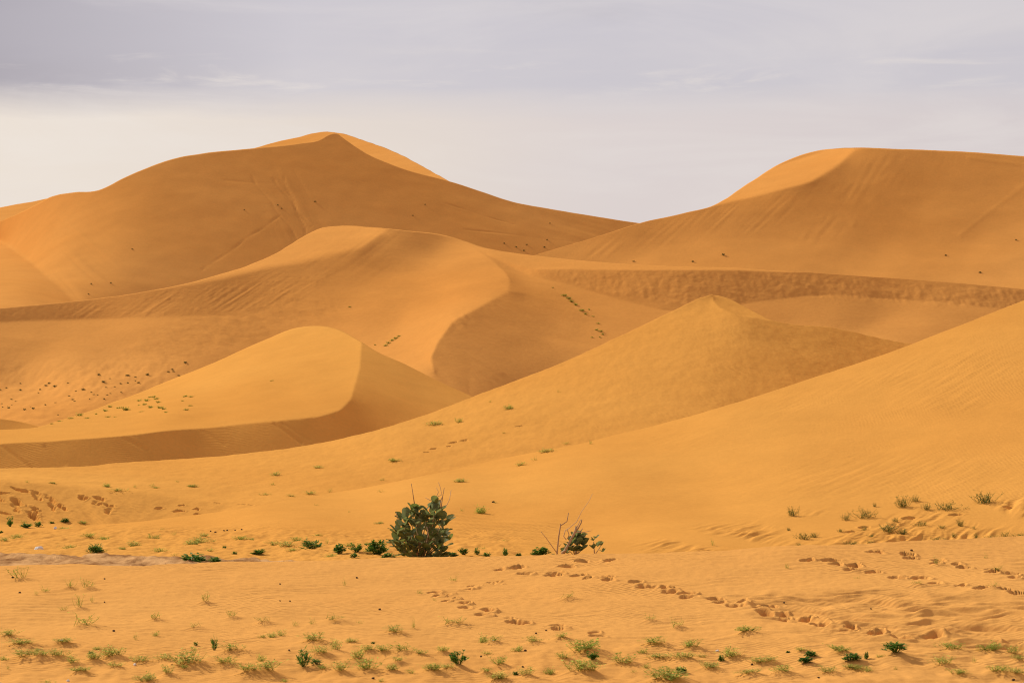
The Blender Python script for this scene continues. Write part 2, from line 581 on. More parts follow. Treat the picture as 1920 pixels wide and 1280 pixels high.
def det_left_hump(U, V, X, Y, Z):
    return 0.04 * fbm(X / 6, Y / 8, 73, 3)


def prints(X, Y, lst, depth=0.07):
    """foot and hoof prints: a pit with a pushed-up rim; lst of (x, y, length, width, heading)"""
    d = np.zeros_like(X)
    for (px, py, ln, wd, hd) in lst:
        near = (np.abs(X - px) < 1.6 * ln) & (np.abs(Y - py) < 1.6 * ln)
        if not near.any():
            continue
        dx, dy = X[near] - px, Y[near] - py
        wx, wy = fbm(X[near] / .22, Y[near] / .22, 131, 2), fbm(X[near] / .22, Y[near] / .22, 132, 2)
        dx, dy = dx + .07 * wx, dy + .07 * wy
        s = dx * math.cos(hd) + dy * math.sin(hd)
        t = -dx * math.sin(hd) + dy * math.cos(hd)
        r = np.sqrt((s / (ln * .5)) ** 2 + (t / (wd * .5)) ** 2)
        h_ = depth * (.7 + .7 * ((px * 7.31 + py * 3.17) % 1.0))
        d[near] += -h_ * np.exp(-r ** 4) + h_ * .22 * np.exp(-((r - 1.45) / .45) ** 2) * (.6 + .6 * np.sign(t) * np.minimum(np.abs(t) / wd, 1))
    return d


def track(dune, line, step, width, size, seed, drag=1.0):
    """prints along a line of photo points on a dune surface"""
    rr = random.Random(seed)
    P = [dune.point(u, v) for (u, v) in line]
    out = []
    side = 1
    for (a, b) in zip(P[:-1], P[1:]):
        L_ = math.hypot(b[0] - a[0], b[1] - a[1])
        hd = math.atan2(b[1] - a[1], b[0] - a[0])
        n = max(1, int(L_ / step))
        for i in range(n):
            f = (i + rr.uniform(.2, .8)) / n
            side = -side
            o = side * width * rr.uniform(.5, 1.2)
            out.append((a[0] + (b[0] - a[0]) * f - math.sin(hd) * o, a[1] + (b[1] - a[1]) * f + math.cos(hd) * o,
                        size * rr.uniform(.6, 1.2) * drag, size * rr.uniform(.42, .7), hd + rr.uniform(-.4, .4)))
    return out


def det_second(U, V, X, Y, Z):
    d = 0.05 * fbm(X / 6, Y / 8, 83, 4)
    m = mk(U, V, [(1300, 620), (1500, 620), (1650, 650), (1400, 760), (1200, 800), (1200, 700)], 50)
    d += streaks(m, X * 0.55 + Z * 1.2, X - Z * .4, 0.30, 3.5, 0.012, 85, 3)
    m = mk(U, V, [(-1300, 895), (0, 905), (260, 922), (420, 946), (300, 990), (-1300, 1000)], 8)
    d += streaks(m, X * 0.6 + Z * 1.0, Z - X * .4, 0.35, 3.0, 0.04, 86, 3)
    d += 0.012 * fbm(X / .5, Y / 1.0, 87, 3)
    d += prints(X, Y, BANK_PRINTS, 0.11)
    d += prints(X, Y, SLOPE_PRINTS, 0.07)
    return d


def det_first(U, V, X, Y, Z):
    d = 0.04 * fbm(X / 5, Y / 8, 93, 4)
    m = mk(U, V, [(1180, 1015), (1440, 975), (1640, 955), (1920, 930), (3300, 900), (3300, 1010), (1500, 1040), (1250, 1045)], 22)
    # wind ripples at the foot of the big near dune
    s = X * 0.9 - Y * 0.42 + 0.10 * fbm(X / 1.2, Y / 1.2, 95, 2)
    t = X * 0.42 + Y * 0.9
    pat = np.clip(0.35 + 1.1 * fbm(X / 2.2, Y / 4.0, 96, 2), 0, 1.3)
    d += m * pat * (0.075 * fbm(s / .34, t / 2.6, 94, 2) + 0.03 * fbm(s / .16, t / 1.2, 92, 2))
    m = mk(U, V, [(-1300, 995), (480, 985), (960, 1000), (1000, 1060), (-1300, 1080)], 12)
    d += m * (0.05 * fbm(X / .9, Y / 1.6, 97, 4) + 0.018 * fbm(X / .25, Y / .5, 98, 2))
    m = mk(U, V, [(850, 960), (1050, 985), (1060, 1035), (860, 1030)], 15)
    d += m * 0.025 * np.sin((Y + X * .6) * 2 * math.pi / 0.8 + 1.2 * fbm(X / 1.5, Y / 1.5, 99, 2))
    m = mk(U, V, [(1150, 860), (1500, 740), (1920, 600), (2300, 500), (2300, 900), (1900, 930), (1500, 960)], 40)
    d += m * np.clip(.3 + fbm(X / 4, Y / 7, 91, 2), 0, 1) * 0.009 * fbm((X * .8 - Y * .6) / .3, (X * .6 + Y * .8) / 1.6, 90, 2)
    d += prints(X, Y, BASE_PRINTS, 0.09)
    return d


def det_fore(U, V, X, Y, Z):
    d = 0.05 * fbm(X / 3.0, Y / 5.0, 103, 3)
    wob = 0.55 * fbm(X / 1.8, Y / 2.5, 105, 3)
    s = Y + X * 0.10 + wob
    low = np.clip(0.35 + 0.9 * fbm(X / 1.6, Y / 1.8, 106, 2), 0, 1.2)
    # gentle wind ripples everywhere, broad ones to the right
    d += 0.010 * low * np.sin(s * 2 * math.pi / 0.42)
    m = mk(U, V, [(1380, 1120), (1600, 1110), (2300, 1140), (2300, 1230), (1700, 1225), (1420, 1160)], 30)
    d += m * (0.075 * fbm(X / 1.1, s / .42, 107, 2) + 0.03 * fbm(X / .5, s / .22, 110, 2))
    m = sstep(V, 1185, 1235)
    d += m * (0.035 * fbm(X / .6, Y / 1.1, 108, 3))
    d += 0.006 * fbm(X / .18, Y / .3, 109, 2)
    d += prints(X, Y, FORE_PRINTS, 0.16)
    d += mounds(X, Y)
    return d


far_summit = Dune('sand_dune', top=[(-1300, 440), (-200, 408), (0, 389), (60, 378), (93, 372), (150, 372), (250, 360), (380, 315), (480, 277), (560, 257), (610, 247), (640, 250), (680, 263), (740, 285), (780, 305),
                         (830, 333), (900, 372)],
                  bottom=[(-1300, 560), (-200, 485), (0, 434), (93, 392), (250, 380), (480, 300), (610, 280), (640, 282), (740, 332), (832, 356), (900, 385)],
                  controls=[(20, 400, 13, -25), (560, 262, 14, -25), (740, 300, 15, -25), (300, 360, 14, -20)], regions=[], pins=[(600, 262, 780.0, 2.0)], du=6, dv=3, margin=(-1300, 880), back=20, detail=det_far_summit, front=35.0)

far_left = Dune('sand_dune', top=[(-1300, 520), (-200, 460), (0, 414), (40, 398), (75, 381), (93, 371), (140, 360), (185, 356), (205, 348), (230, 335), (270, 317), (320, 299), (380, 287), (480, 276),
                       (560, 269), (600, 262), (618, 253), (630, 251), (645, 261), (680, 284), (740, 311), (832, 336), (900, 357), (960, 377), (1040, 393), (1120, 407), (1200, 418), (1320, 437), (1600, 470), (2320, 520)],
                bottom=[(-1300, 650), (0, 620), (200, 600), (320, 575), (420, 550), (500, 520), (600, 470), (700, 460), (870, 490), (1000, 520), (1300, 560), (2320, 620)],
                controls=[(300, 420, 31, 16), (600, 380, 31, 18), (620, 300, 31, 16), (200, 380, 31, 14), (400, 310, 31, 14), (850, 380, 31, 18), (980, 420, 30, 18), (1100, 430, 29, 18), (60, 420, 30, 14), (200, 500, 30, 16),
                          (450, 520, 29, 14), (250, 540, 28, 14), (850, 440, 30, 15), (1400, 480, 24, 10), (-300, 450, 25, 0)],
                regions=[([(-1300, 460), (0, 448), (50, 480), (95, 520), (150, 570), (150, 640), (-1300, 660)], [(30, 500, 13, -42), (120, 560, 14, -40)], 7)],
                pins=[(600, 400, 560.0, 2.0)], du=3, dv=2.2, back=22, detail=det_far_left)

far_right = Dune('sand_dune', top=[(800, 545), (900, 512), (1000, 478), (1100, 449), (1200, 418), (1280, 400), (1340, 384), (1400, 346), (1470, 304), (1530, 284), (1600, 279), (1700, 281),
                        (1800, 284), (1920, 292), (2100, 310), (2320, 345)],
                 bottom=[(800, 570), (900, 530), (1000, 520), (1200, 530), (1400, 537), (1600, 548), (1800, 562), (1920, 578), (2320, 640)],
                 controls=[(1150, 450, 30, -5), (1300, 425, 30, 0), (1500, 400, 29, 5), (1700, 330, 30, 8), (1880, 330, 30, 10), (1600, 430, 26, 0), (1800, 420, 25, 0), (1860, 480, 19, -18),
                           (1700, 500, 18, -5), (1450, 480, 21, -5), (1250, 485, 19, -15), (1100, 480, 24, -5), (1920, 540, 16, -20), (2200, 400, 26, 5)],
                 regions=[([(1275, 400), (1340, 386), (1440, 363), (1520, 341), (1570, 312), (1606, 281), (1606, 265), (1400, 330), (1275, 392)], [(1450, 330, 18, -50), (1560, 295, 17, -40)], 2.5)],
                 pins=[(1600, 420, 400.0, 2.0)], margin=(800, 3200), back=22, detail=det_far_right)

middle = Dune('sand_dune', top=[(-1300, 590), (0, 577), (180, 560), (320, 537), (400, 518), (500, 482), (560, 449), (600, 429), (640, 424), (690, 427), (760, 433), (830, 441), (870, 451),
                     (910, 464), (960, 474), (1080, 487), (1200, 496), (1400, 504), (1520, 510), (1600, 515), (1800, 530), (1920, 543), (2320, 600)],
              bottom=[(-1300, 845), (0, 838), (80, 830), (220, 790), (340, 745), (500, 675), (590, 650), (680, 680), (800, 740), (880, 775), (900, 770), (1050, 715), (1200, 650), (1340, 600),
                      (1440, 635), (1560, 655), (1700, 690), (1800, 660), (1920, 620), (2320, 660)],
              controls=[(50, 640, 20, 12), (300, 650, 24, 15), (550, 580, 27, 18), (480, 640, 26, 18), (600, 520, 23, 8), (650, 480, 22, 5), (750, 470, 24, 5), (750, 540, 16, -18), (850, 500, 13, -28),
                        (890, 540, 14, -32), (700, 600, 19, -10), (780, 620, 13, -36), (840, 590, 13, -40), (800, 660, 12, -38), (200, 720, 8, -5), (50, 760, 4, -5), (300, 700, 16, 8), (100, 690, 15, 8),
                        (1040, 545, 14, 10), (1100, 580, 15, 10), (1180, 600, 15, 5), (1150, 625, 15, 0), (1600, 590, 24, 5), (1470, 590, 24, 5), (1650, 635, 13, 0), (1780, 600, 22, 5), (1500, 620, 20, 0)],
              regions=[([(-1300, 594), (0, 578), (183, 558), (300, 542), (417, 522), (500, 503), (600, 488), (640, 500), (580, 560), (450, 588), (367, 592), (133, 598), (0, 602), (-1300, 607)],
                        [(0, 590, 32, 14), (300, 565, 32, 14), (500, 530, 29, 14), (620, 510, 25, 8)], 3),
                       ([(300, 538), (417, 521), (500, 500), (600, 481), (680, 462), (720, 438), (690, 415), (560, 430), (400, 505)], [(600, 450, 15, -35), (400, 515, 14, -25)], 8),
                       ([(888, 464), (925, 490), (945, 508), (957, 527), (952, 548), (1000, 556), (1100, 600), (1050, 548), (1000, 520), (940, 491)], [(935, 500, 16, 55), (970, 532, 17, 55), (1005, 530, 13, 5), (1060, 572, 14, 12)], 1.2),
                       ([(952, 547), (935, 556), (900, 576), (850, 602), (821, 640), (808, 670), (815, 697), (845, 718), (900, 775), (1000, 770), (1140, 650), (1095, 595), (1020, 562), (985, 550)],
                        [(900, 620, 32.5, 55), (850, 680, 32, 52), (940, 590, 32, 57), (950, 650, 32.5, 50), (965, 565, 23, 52), (1000, 600, 25, 45), (1000, 690, 30, 38), (1060, 620, 18, 25), (1110, 630, 15, 12), (1060, 680, 25, 22), (990, 555, 17, 32)], 1.5),
                       ([(880, 455), (917, 479), (973, 496), (1007, 504), (1057, 503), (1280, 506), (1480, 509), (1530, 510), (1400, 490), (1100, 475), (960, 460)], [(1100, 495, 13, -25), (950, 480, 13, -10)], 2),
                       ([(915, 479), (973, 497), (1007, 505), (1057, 504), (1280, 507), (1480, 510), (1530, 509), (1700, 518), (1920, 540), (3300, 600), (3300, 650), (1920, 590), (1880, 580), (1780, 567),
                         (1613, 556), (1530, 554), (1480, 559), (1407, 568), (1320, 585), (1240, 581), (1140, 554), (1057, 531), (1000, 518), (940, 491)], [(1000, 510, 33, 35), (1150, 530, 33, 18), (1300, 540, 33, 14), (1700, 540, 33, 14)], 2)],
              pins=[(600, 520, 240.0, 2.0)], du=2.4, dv=2.2, back=20, detail=det_middle)

left_hump = Dune('sand_dune', top=[(-1300, 745), (-150, 770), (0, 784), (40, 790), (79, 801), (120, 815), (170, 830)], bottom=[(-1300, 850), (0, 845), (170, 850)],
                 controls=[(0, 795, 24, 20), (60, 800, 16, 20), (-200, 800, 26, 10)], regions=[], pins=[(0, 800, 133.0, 2.0)], margin=(-1300, 170), back=14, detail=det_left_hump)

left = Dune('sand_dune', top=[(-1300, 820), (0, 806), (40, 804), (71, 801), (112, 788), (167, 771), (217, 752), (250, 740), (342, 702), (400, 679), (500, 636), (550, 617), (590, 612), (630, 617), (677, 641),
                   (700, 655), (760, 683), (820, 712), (880, 740), (960, 782), (1200, 860)],
            bottom=[(-1300, 925), (0, 905), (200, 895), (440, 880), (620, 850), (760, 820), (880, 780), (960, 800), (1200, 880)],
            controls=[(200, 790, 5, -20), (300, 760, 11, -60), (450, 720, 17, -55), (560, 690, 15, -45), (600, 650, 14, -35), (640, 690, 12, -25), (500, 770, 10, -25), (350, 790, 7, -10), (50, 815, 5, -10)],
            regions=[([(-1300, 842), (0, 831), (100, 826), (217, 817), (300, 809), (400, 802), (517, 790), (600, 780), (638, 769), (658, 750), (666, 720), (675, 687), (677, 655), (678, 620), (1200, 780), (1200, 900), (-1300, 950)],
                      [(0, 850, 29, 0), (100, 860, 30, 5), (400, 830, 31, 8), (600, 810, 31, 25), (690, 680, 23, 62), (760, 720, 22, 60), (700, 775, 28, 48), (850, 745, 21, 55)], 1.5)],
            pins=[(400, 780, 112.0, 2.0)], margin=(-1300, 1200), du=2.4, dv=2.2, back=16, detail=det_left)

second = Dune('sand_dune', top=[(-1300, 884), (0, 877), (200, 870), (440, 850), (620, 826), (760, 790), (820, 770), (880, 746), (960, 715), (1050, 680), (1200, 612), (1290, 570), (1315, 559), (1340, 554), (1362, 558), (1395, 574),
                     (1440, 597), (1560, 615), (1700, 643), (1800, 662), (2320, 720)],
              bottom=[(-1300, 1040), (0, 1030), (85, 1022), (300, 1000), (480, 978), (640, 950), (780, 935), (973, 885), (1280, 812), (1513, 745), (1713, 690), (1800, 695), (2320, 760)],
              controls=[(700, 830, 9, -25), (900, 785, 14, -38), (1100, 720, 18, -42), (1250, 630, 20, -38), (1100, 800, 13, -15), (800, 860, 8, -5), (300, 890, 3.5, -5), (1320, 610, 18, -20), (1280, 720, 16, -5),
                        (1450, 645, 23, 36), (1600, 650, 25, 45), (1550, 690, 23, 36), (1400, 690, 20, 18), (600, 900, 5, -5), (0, 890, 4, -5)],
              regions=[([(1332, 545), (1338, 566), (1352, 578), (1375, 588), (1405, 595), (1444, 600), (1450, 590), (1380, 545)], [(1380, 575, 13, 45)], 1.2),
                       ([(-1300, 892), (0, 904), (120, 911), (260, 924), (380, 936), (425, 948), (400, 962), (250, 982), (0, 990), (-1300, 1000)], [(0, 940, 19, 10), (250, 945, 15, 12), (380, 948, 10, 10)], 6),
                       ([(-1300, 985), (0, 985), (200, 985), (420, 965), (420, 1060), (-1300, 1060)], [(100, 1000, 1.2, 0)], 6)],
              pins=[(0, 992, 68.0, 2.0), (300, 985, 69.0, 1.0)], du=3, dv=2.4, back=14, detail=det_second)

first = Dune('sand_dune', top=[(-1300, 1006), (0, 1001), (85, 995), (300, 972), (480, 950), (540, 939), (640, 921), (800, 890), (960, 856), (1107, 827), (1280, 783), (1513, 713), (1713, 643), (1920, 563), (2100, 490), (2320, 410)],
             bottom=[(-1300, 1085), (0, 1082), (480, 1076), (900, 1068), (1300, 1056), (1600, 1046), (1920, 1032), (2320, 1015)],
             controls=[(1700, 740, 16, -42), (1400, 850, 14, -38), (1850, 700, 18, -42), (1800, 850, 14, -28), (1100, 930, 9, -25), (1600, 940, 9, -15), (800, 960, 5, -15), (500, 985, 3, -5), (300, 1010, 1.2, 0),
                       (1100, 1030, 1.5, 0), (700, 1040, .6, 0), (1600, 1005, 5, 0), (1850, 960, 10, -8), (100, 1030, .5, 0), (1300, 1020, 3, 0), (400, 1050, .3, 0), (900, 1050, .5, 0)],
             regions=[], pins=[(u, v, None, .4) for u in range(-300, 1000, 100) for v in (1042, 1056)] + [(0, 1003, 64.5, .4)], du=3, dv=2.4, back=12, detail=det_first)

fore = Dune('foreground_sand', top=[(-1300, 1064), (0, 1059), (130, 1058), (300, 1056), (480, 1053), (700, 1047), (900, 1043), (1100, 1040), (1180, 1037), (1300, 1032), (1440, 1025), (1590, 1020), (1680, 1015),
                       (1800, 1011), (1920, 1005), (2320, 990)],
            bottom=[(-1300, 1420), (2320, 1420)],
            controls=[(300, 1090, 3.0, 0), (1000, 1100, 3.5, 0), (1600, 1060, 5, -8), (900, 1200, 3, 0), (1700, 1200, 3.5, -5), (900, 1270, 1.5, 0), (900, 1380, 0.5, 0), (100, 1250, 2, 0)],
            regions=[], pins=[(600, 1060, 44.0, 2.0)], du=4, dv=2.4, margin=(-1300, 3200), back=5, floor=-0.6, detail=det_fore)


# ------------------------------------------------------------------ plants: where they stand (photo column, row of the foot, width, height in photo pixels)
HERBS = [  # dark green leafy herbs
    (first, [(180, 1033, 30, 17), (361, 1055, 46, 17), (403, 1055, 32, 13), (485, 1040, 26, 10), (585, 1031, 36, 17), (637, 1037, 28, 18), (668, 1037, 25, 18), (708, 1040, 40, 27),
             (664, 1047, 18, 9), (728, 1047, 28, 12), (756, 1043, 15, 9), (848, 1045, 26, 8), (870, 1043, 20, 13), (895, 1041, 12, 14), (912, 1043, 16, 9), (947, 1040, 11, 15),
             (1013, 1041, 32, 16), (973, 1042, 13, 6), (440, 1037, 12, 6), (421, 1028, 8, 6), (1037, 1041, 8, 5), (815, 1046, 20, 8)]),
    (second, [(19, 990, 12, 19), (50, 993, 20, 9), (72, 991, 16, 11), (2, 1003, 10, 6), (122, 980, 16, 8), (97, 984, 9, 4)]),
    (fore, [(569, 1254, 30, 32), (593, 1251, 24, 10), (1680, 1239, 45, 20), (1597, 1247, 42, 13), (1625, 1240, 12, 15), (1511, 1249, 32, 11), (1521, 1236, 22, 11), (1352, 1236, 12, 13),
            (367, 1207, 10, 8), (860, 1256, 32, 26), (402, 1218, 15, 24), (171, 1222, 12, 6), (1276, 1259, 22, 10), (1112, 1240, 22, 16), (1478, 1224, 10, 5), (699, 1209, 8, 5), (967, 1262, 14, 8)]),
]
TUFTS = [  # pale green wiry tufts
    (fore, [(38, 1088, 32, 22), (85, 1112, 16, 14), (69, 1118, 7, 11), (130, 1106, 20, 14), (165, 1106, 26, 18), (173, 1127, 10, 15), (150, 1139, 20, 24), (121, 1141, 16, 9), (160, 1175, 44, 26), (290, 1160, 26, 13),
            (385, 1128, 22, 20), (435, 1158, 22, 14), (366, 1175, 26, 8), (293, 1190, 16, 12), (255, 1199, 12, 16), (16, 1196, 32, 12), (42, 1212, 44, 9), (117, 1208, 32, 9), (6, 1238, 16, 9), (55, 1236, 52, 16), (80, 1238, 24, 12),
            (110, 1235, 32, 14), (136, 1244, 28, 16), (178, 1239, 24, 15), (212, 1232, 32, 20), (258, 1242, 30, 14), (216, 1253, 28, 10), (310, 1240, 28, 12), (353, 1252, 58, 26), (436, 1222, 38, 14), (425, 1249, 32, 14),
            (466, 1268, 38, 16), (272, 1278, 32, 14), (315, 1270, 22, 18), (90, 1278, 18, 8), (152, 1262, 28, 8), (182, 1216, 18, 8), (345, 1258, 16, 8), (16, 1252, 10, 12),
            (496, 1168, 28, 9), (555, 1173, 11, 13), (586, 1171, 16, 13), (626, 1168, 38, 11), (676, 1169, 12, 7), (491, 1192, 13, 7), (511, 1193, 16, 12), (528, 1190, 16, 14), (590, 1207, 44, 16), (632, 1220, 18, 26),
            (660, 1207, 18, 10), (740, 1189, 38, 14), (775, 1176, 12, 20), (850, 1170, 46, 14), (490, 1243, 16, 15), (601, 1233, 34, 14), (502, 1266, 44, 20), (606, 1259, 22, 10), (638, 1264, 30, 20), (672, 1238, 26, 20),
            (696, 1243, 11, 18), (686, 1259, 44, 22), (690, 1224, 22, 10), (720, 1226, 28, 12), (755, 1230, 32, 15), (790, 1235, 22, 9), (830, 1228, 20, 11), (746, 1246, 22, 9), (736, 1264, 22, 13), (771, 1266, 16, 11),
            (811, 1266, 34, 14), (841, 1262, 28, 9), (905, 1203, 18, 17), (926, 1206, 22, 11), (914, 1228, 17, 7), (936, 1250, 28, 15), (911, 1265, 20, 9), (936, 1277, 34, 15), (715, 1276, 14, 9), (533, 1279, 14, 9),
            (970, 1223, 18, 12), (1001, 1208, 26, 10), (1052, 1203, 28, 10), (1064, 1128, 30, 10), (1096, 1225, 60, 20), (1056, 1236, 24, 12), (1086, 1262, 44, 24), (1108, 1264, 24, 22), (1031, 1259, 18, 14), (988, 1272, 28, 18),
            (1219, 1164, 20, 13), (1269, 1176, 24, 20), (1402, 1191, 34, 10), (1228, 1211, 50, 11), (1206, 1223, 16, 10), (1296, 1215, 32, 13), (1166, 1244, 44, 18), (1190, 1258, 12, 8), (1236, 1231, 34, 9), (1281, 1235, 34, 12),
            (1253, 1277, 64, 20), (1331, 1253, 34, 11), (1371, 1232, 34, 20), (1422, 1243, 38, 11), (1405, 1268, 30, 8), (1317, 1229, 18, 8), (1213, 1249, 16, 12),
            (1447, 1243, 22, 10), (1468, 1268, 32, 12), (1502, 1224, 22, 7), (1556, 1266, 28, 13), (1573, 1229, 34, 9), (1628, 1262, 16, 11), (1650, 1240, 16, 6), (1680, 1258, 8, 9), (1787, 1222, 42, 14), (1856, 1224, 38, 15),
            (1897, 1228, 24, 18), (1771, 1252, 34, 18), (1826, 1241, 11, 15), (1868, 1264, 38, 14), (1909, 1240, 22, 9), (1797, 1268, 30, 10), (1905, 1267, 32, 12), (1600, 1258, 36, 10),
            (1758, 1057, 20, 15), (1848, 1044, 8, 10), (1720, 1097, 26, 7), (1862, 1110, 20, 9), (1872, 1072, 22, 8), (1474, 1062, 10, 12), (850, 1085, 14, 14), (785, 1110, 16, 9), (815, 1128, 8, 8), (645, 1096, 8, 16), (1607, 1080, 12, 6)]),
    (first, [(30, 1011, 26, 10), (8, 1016, 18, 8), (165, 1010, 26, 9), (197, 1011, 18, 9), (135, 1026, 34, 8), (252, 1019, 24, 12), (287, 1006, 24, 10), (230, 1029, 16, 5), (298, 1033, 24, 8), (326, 1000, 12, 8), (305, 990, 10, 5),
             (360, 1020, 28, 11), (376, 1015, 24, 12), (399, 1014, 12, 7), (452, 1011, 24, 8), (471, 1010, 14, 6), (383, 1007, 16, 8), (392, 1031, 16, 7), (330, 1040, 12, 5), (515, 1020, 22, 8), (532, 1026, 28, 14),
             (558, 1015, 24, 9), (547, 1035, 22, 8), (613, 1018, 9, 13), (652, 1023, 18, 7), (596, 1002, 16, 4), (688, 1034, 16, 8), (620, 1040, 22, 8), (690, 1022, 14, 6), (862, 903, 20, 8), (900, 960, 22, 15), (928, 943, 10, 5),
             (866, 957, 8, 10), (715, 922, 12, 6), (655, 960, 8, 4), (593, 948, 8, 4), (710, 980, 14, 5), (1002, 862, 12, 9), (975, 872, 18, 8), (1026, 846, 22, 7), (1107, 832, 7, 9), (945, 1012, 14, 5), (905, 1030, 12, 12), (1335, 1022, 8, 14)]),
    (second, [(517, 890, 16, 8), (594, 877, 16, 7), (512, 907, 10, 5), (497, 925, 14, 5), (583, 925, 16, 8), (547, 929, 14, 5), (617, 921, 10, 9), (360, 911, 20, 5), (284, 910, 12, 6), (200, 912, 14, 8), (222, 919, 24, 6),
              (252, 914, 8, 8), (98, 907, 14, 3), (50, 906, 8, 5), (333, 903, 12, 4), (815, 797, 20, 9), (860, 792, 14, 9), (953, 768, 14, 9), (918, 755, 9, 5), (1048, 736, 7, 6), (740, 866, 18, 7), (718, 900, 12, 6), (943, 812, 8, 4),
              (1060, 831, 12, 6), (155, 981, 14, 6), (45, 981, 12, 6), (120, 995, 20, 6), (290, 913, 16, 4)]),
]
SHRUBLETS = [  # wiry shrublets at the foot of the near dune
    (first, [(1487, 965, 22, 19), (1586, 973, 19, 14), (1622, 969, 32, 20), (1639, 949, 9, 9), (1695, 951, 28, 23), (1716, 941, 20, 14), (1736, 956, 20, 15), (1776, 956, 38, 17), (1847, 943, 40, 24), (1680, 980, 16, 10),
             (1728, 985, 22, 11), (1800, 986, 15, 15), (1665, 997, 40, 16), (1692, 999, 28, 12), (1620, 994, 11, 11), (1576, 999, 12, 8), (1478, 994, 9, 7), (1505, 1012, 26, 13), (1528, 1008, 16, 10), (1497, 1024, 12, 6), (1523, 1026, 20, 5),
             (1596, 1022, 24, 9), (1633, 1021, 18, 6), (1633, 1005, 18, 7), (1765, 991, 15, 7), (1826, 992, 6, 7), (1788, 1005, 11, 10), (1756, 1016, 20, 12), (1771, 1012, 14, 7), (1830, 1010, 9, 12), (1861, 1011, 32, 11), (1885, 1008, 16, 14),
             (1911, 1007, 28, 11)]),
]
FAR_SHRUBS = [  # (dune, zone phrase, list)
    (middle, 'flat', [(12, 727, 7, 4), (38, 733, 7, 5), (86, 724, 9, 5), (92, 719, 7, 4), (103, 725, 11, 6), (156, 733, 10, 7), (185, 704, 8, 6), (194, 718, 13, 6), (206, 711, 5, 3), (239, 706, 11, 5), (254, 708, 6, 3),
                      (254, 714, 5, 3), (260, 718, 8, 5), (240, 719, 5, 5), (226, 720, 7, 4), (277, 704, 10, 6), (316, 697, 8, 4), (323, 693, 7, 4), (325, 697, 7, 4), (335, 704, 9, 4), (347, 681, 10, 6), (199, 727, 6, 3),
                      (215, 726, 5, 3), (171, 737, 7, 3), (176, 741, 6, 3), (183, 741, 5, 3), (201, 741, 7, 3), (207, 738, 5, 3), (195, 749, 6, 4), (137, 749, 9, 4), (140, 753, 6, 3), (130, 743, 6, 4), (85, 760, 6, 5),
                      (104, 756, 6, 3), (30, 753, 7, 3), (21, 749, 7, 3), (16, 766, 7, 7), (46, 769, 7, 6), (62, 768, 8, 6), (3, 757, 6, 3), (72, 739, 5, 3), (75, 732, 7, 4), (38, 719, 5, 3), (127, 719, 5, 3), (142, 735, 6, 3),
                      (227, 736, 7, 3), (1, 732, 5, 4), (168, 749, 4, 3), (109, 778, 6, 3), (5, 764, 5, 3), (22, 760, 4, 2), (57, 763, 4, 2)]),
    (left, 'flank', [(237, 770, 15, 10), (196, 771, 9, 6), (206, 763, 7, 6), (222, 766, 8, 5), (260, 751, 9, 5), (275, 751, 8, 7), (282, 744, 7, 4), (288, 744, 8, 6), (293, 747, 8, 5), (296, 755, 9, 6), (271, 759, 7, 6), (282, 765, 10, 7),
                     (260, 760, 5, 3), (300, 766, 10, 7), (307, 768, 10, 6), (311, 774, 6, 4), (265, 773, 7, 3), (202, 783, 8, 4), (215, 783, 5, 3), (150, 779, 11, 8), (133, 785, 9, 5), (163, 785, 8, 4), (347, 743, 8, 5), (359, 743, 8, 4),
                     (342, 751, 5, 4), (357, 761, 7, 4), (349, 770, 9, 5), (113, 790, 8, 3), (98, 795, 8, 3), (180, 777, 5, 4), (510, 714, 6, 3)]),
    (far_left, 'farleft', [(591, 379, 6, 4), (521, 386, 5, 3), (528, 392, 5, 3), (458, 395, 4, 3), (248, 467, 5, 3), (208, 531, 5, 4), (171, 534, 5, 4), (166, 552, 5, 3), (797, 384, 4, 3), (774, 404, 5, 3), (945, 458, 5, 3),
                           (968, 465, 5, 4), (988, 461, 5, 4), (982, 472, 5, 4), (1021, 466, 6, 4), (1031, 419, 4, 3), (1026, 451, 5, 3)]),
    (far_right, 'farright', [(1356, 480, 9, 6), (1299, 491, 6, 5), (1188, 491, 6, 4), (1773, 480, 6, 4), (1837, 512, 7, 4), (1905, 450, 6, 4)]),
    (middle, 'slope', [(656, 577, 5, 3), (723, 649, 8, 5), (729, 644, 8, 5), (735, 639, 8, 5), (742, 635, 8, 5), (748, 631, 6, 4), (703, 647, 4, 3), (1058, 554, 9, 6), (1066, 559, 10, 6), (1072, 565, 10, 6), (1078, 571, 8, 5), (1091, 582, 9, 6),
                       (1098, 588, 6, 4), (1104, 580, 4, 3), (1112, 592, 4, 3), (1121, 605, 5, 4), (1118, 617, 7, 4), (1126, 620, 7, 5), (1131, 625, 6, 4), (1110, 630, 5, 3), (1124, 630, 5, 3), (1036, 540, 4, 3)]),
]
SPECKS = [  # small dark pebbles and droppings lying on the sand
    (fore, [(24, 1084, 4), (37, 1113, 4), (196, 1127, 3), (196, 1086, 3), (213, 1184, 5), (669, 1083, 4), (525, 1097, 3), (525, 1130, 3), (712, 1144, 4), (544, 1130, 3), (1709, 1031, 5), (1470, 1132, 4), (1633, 1140, 3), (1005, 1188, 4),
            (985, 1224, 5), (1024, 1183, 3), (1900, 1273, 5), (1535, 1275, 4), (902, 1233, 4), (542, 1223, 4), (700, 1271, 5), (980, 1250, 4), (1410, 1246, 4), (1814, 1217, 6)]),
    (first, [(395, 994, 3), (404, 995, 4), (420, 993, 3), (426, 991, 3), (441, 990, 3), (453, 989, 3), (925, 942, 5)]),
]
PALE_STONES = [(first, (73, 1029, 15, 11)), (fore, (253, 1246, 6, 4)), (fore, (116, 1207, 8, 4)), (first, (104, 991, 7, 4)), (fore, (926, 1202, 9, 4)), (fore, (1345, 1218, 7, 3)), (fore, (128, 1276, 8, 4))]

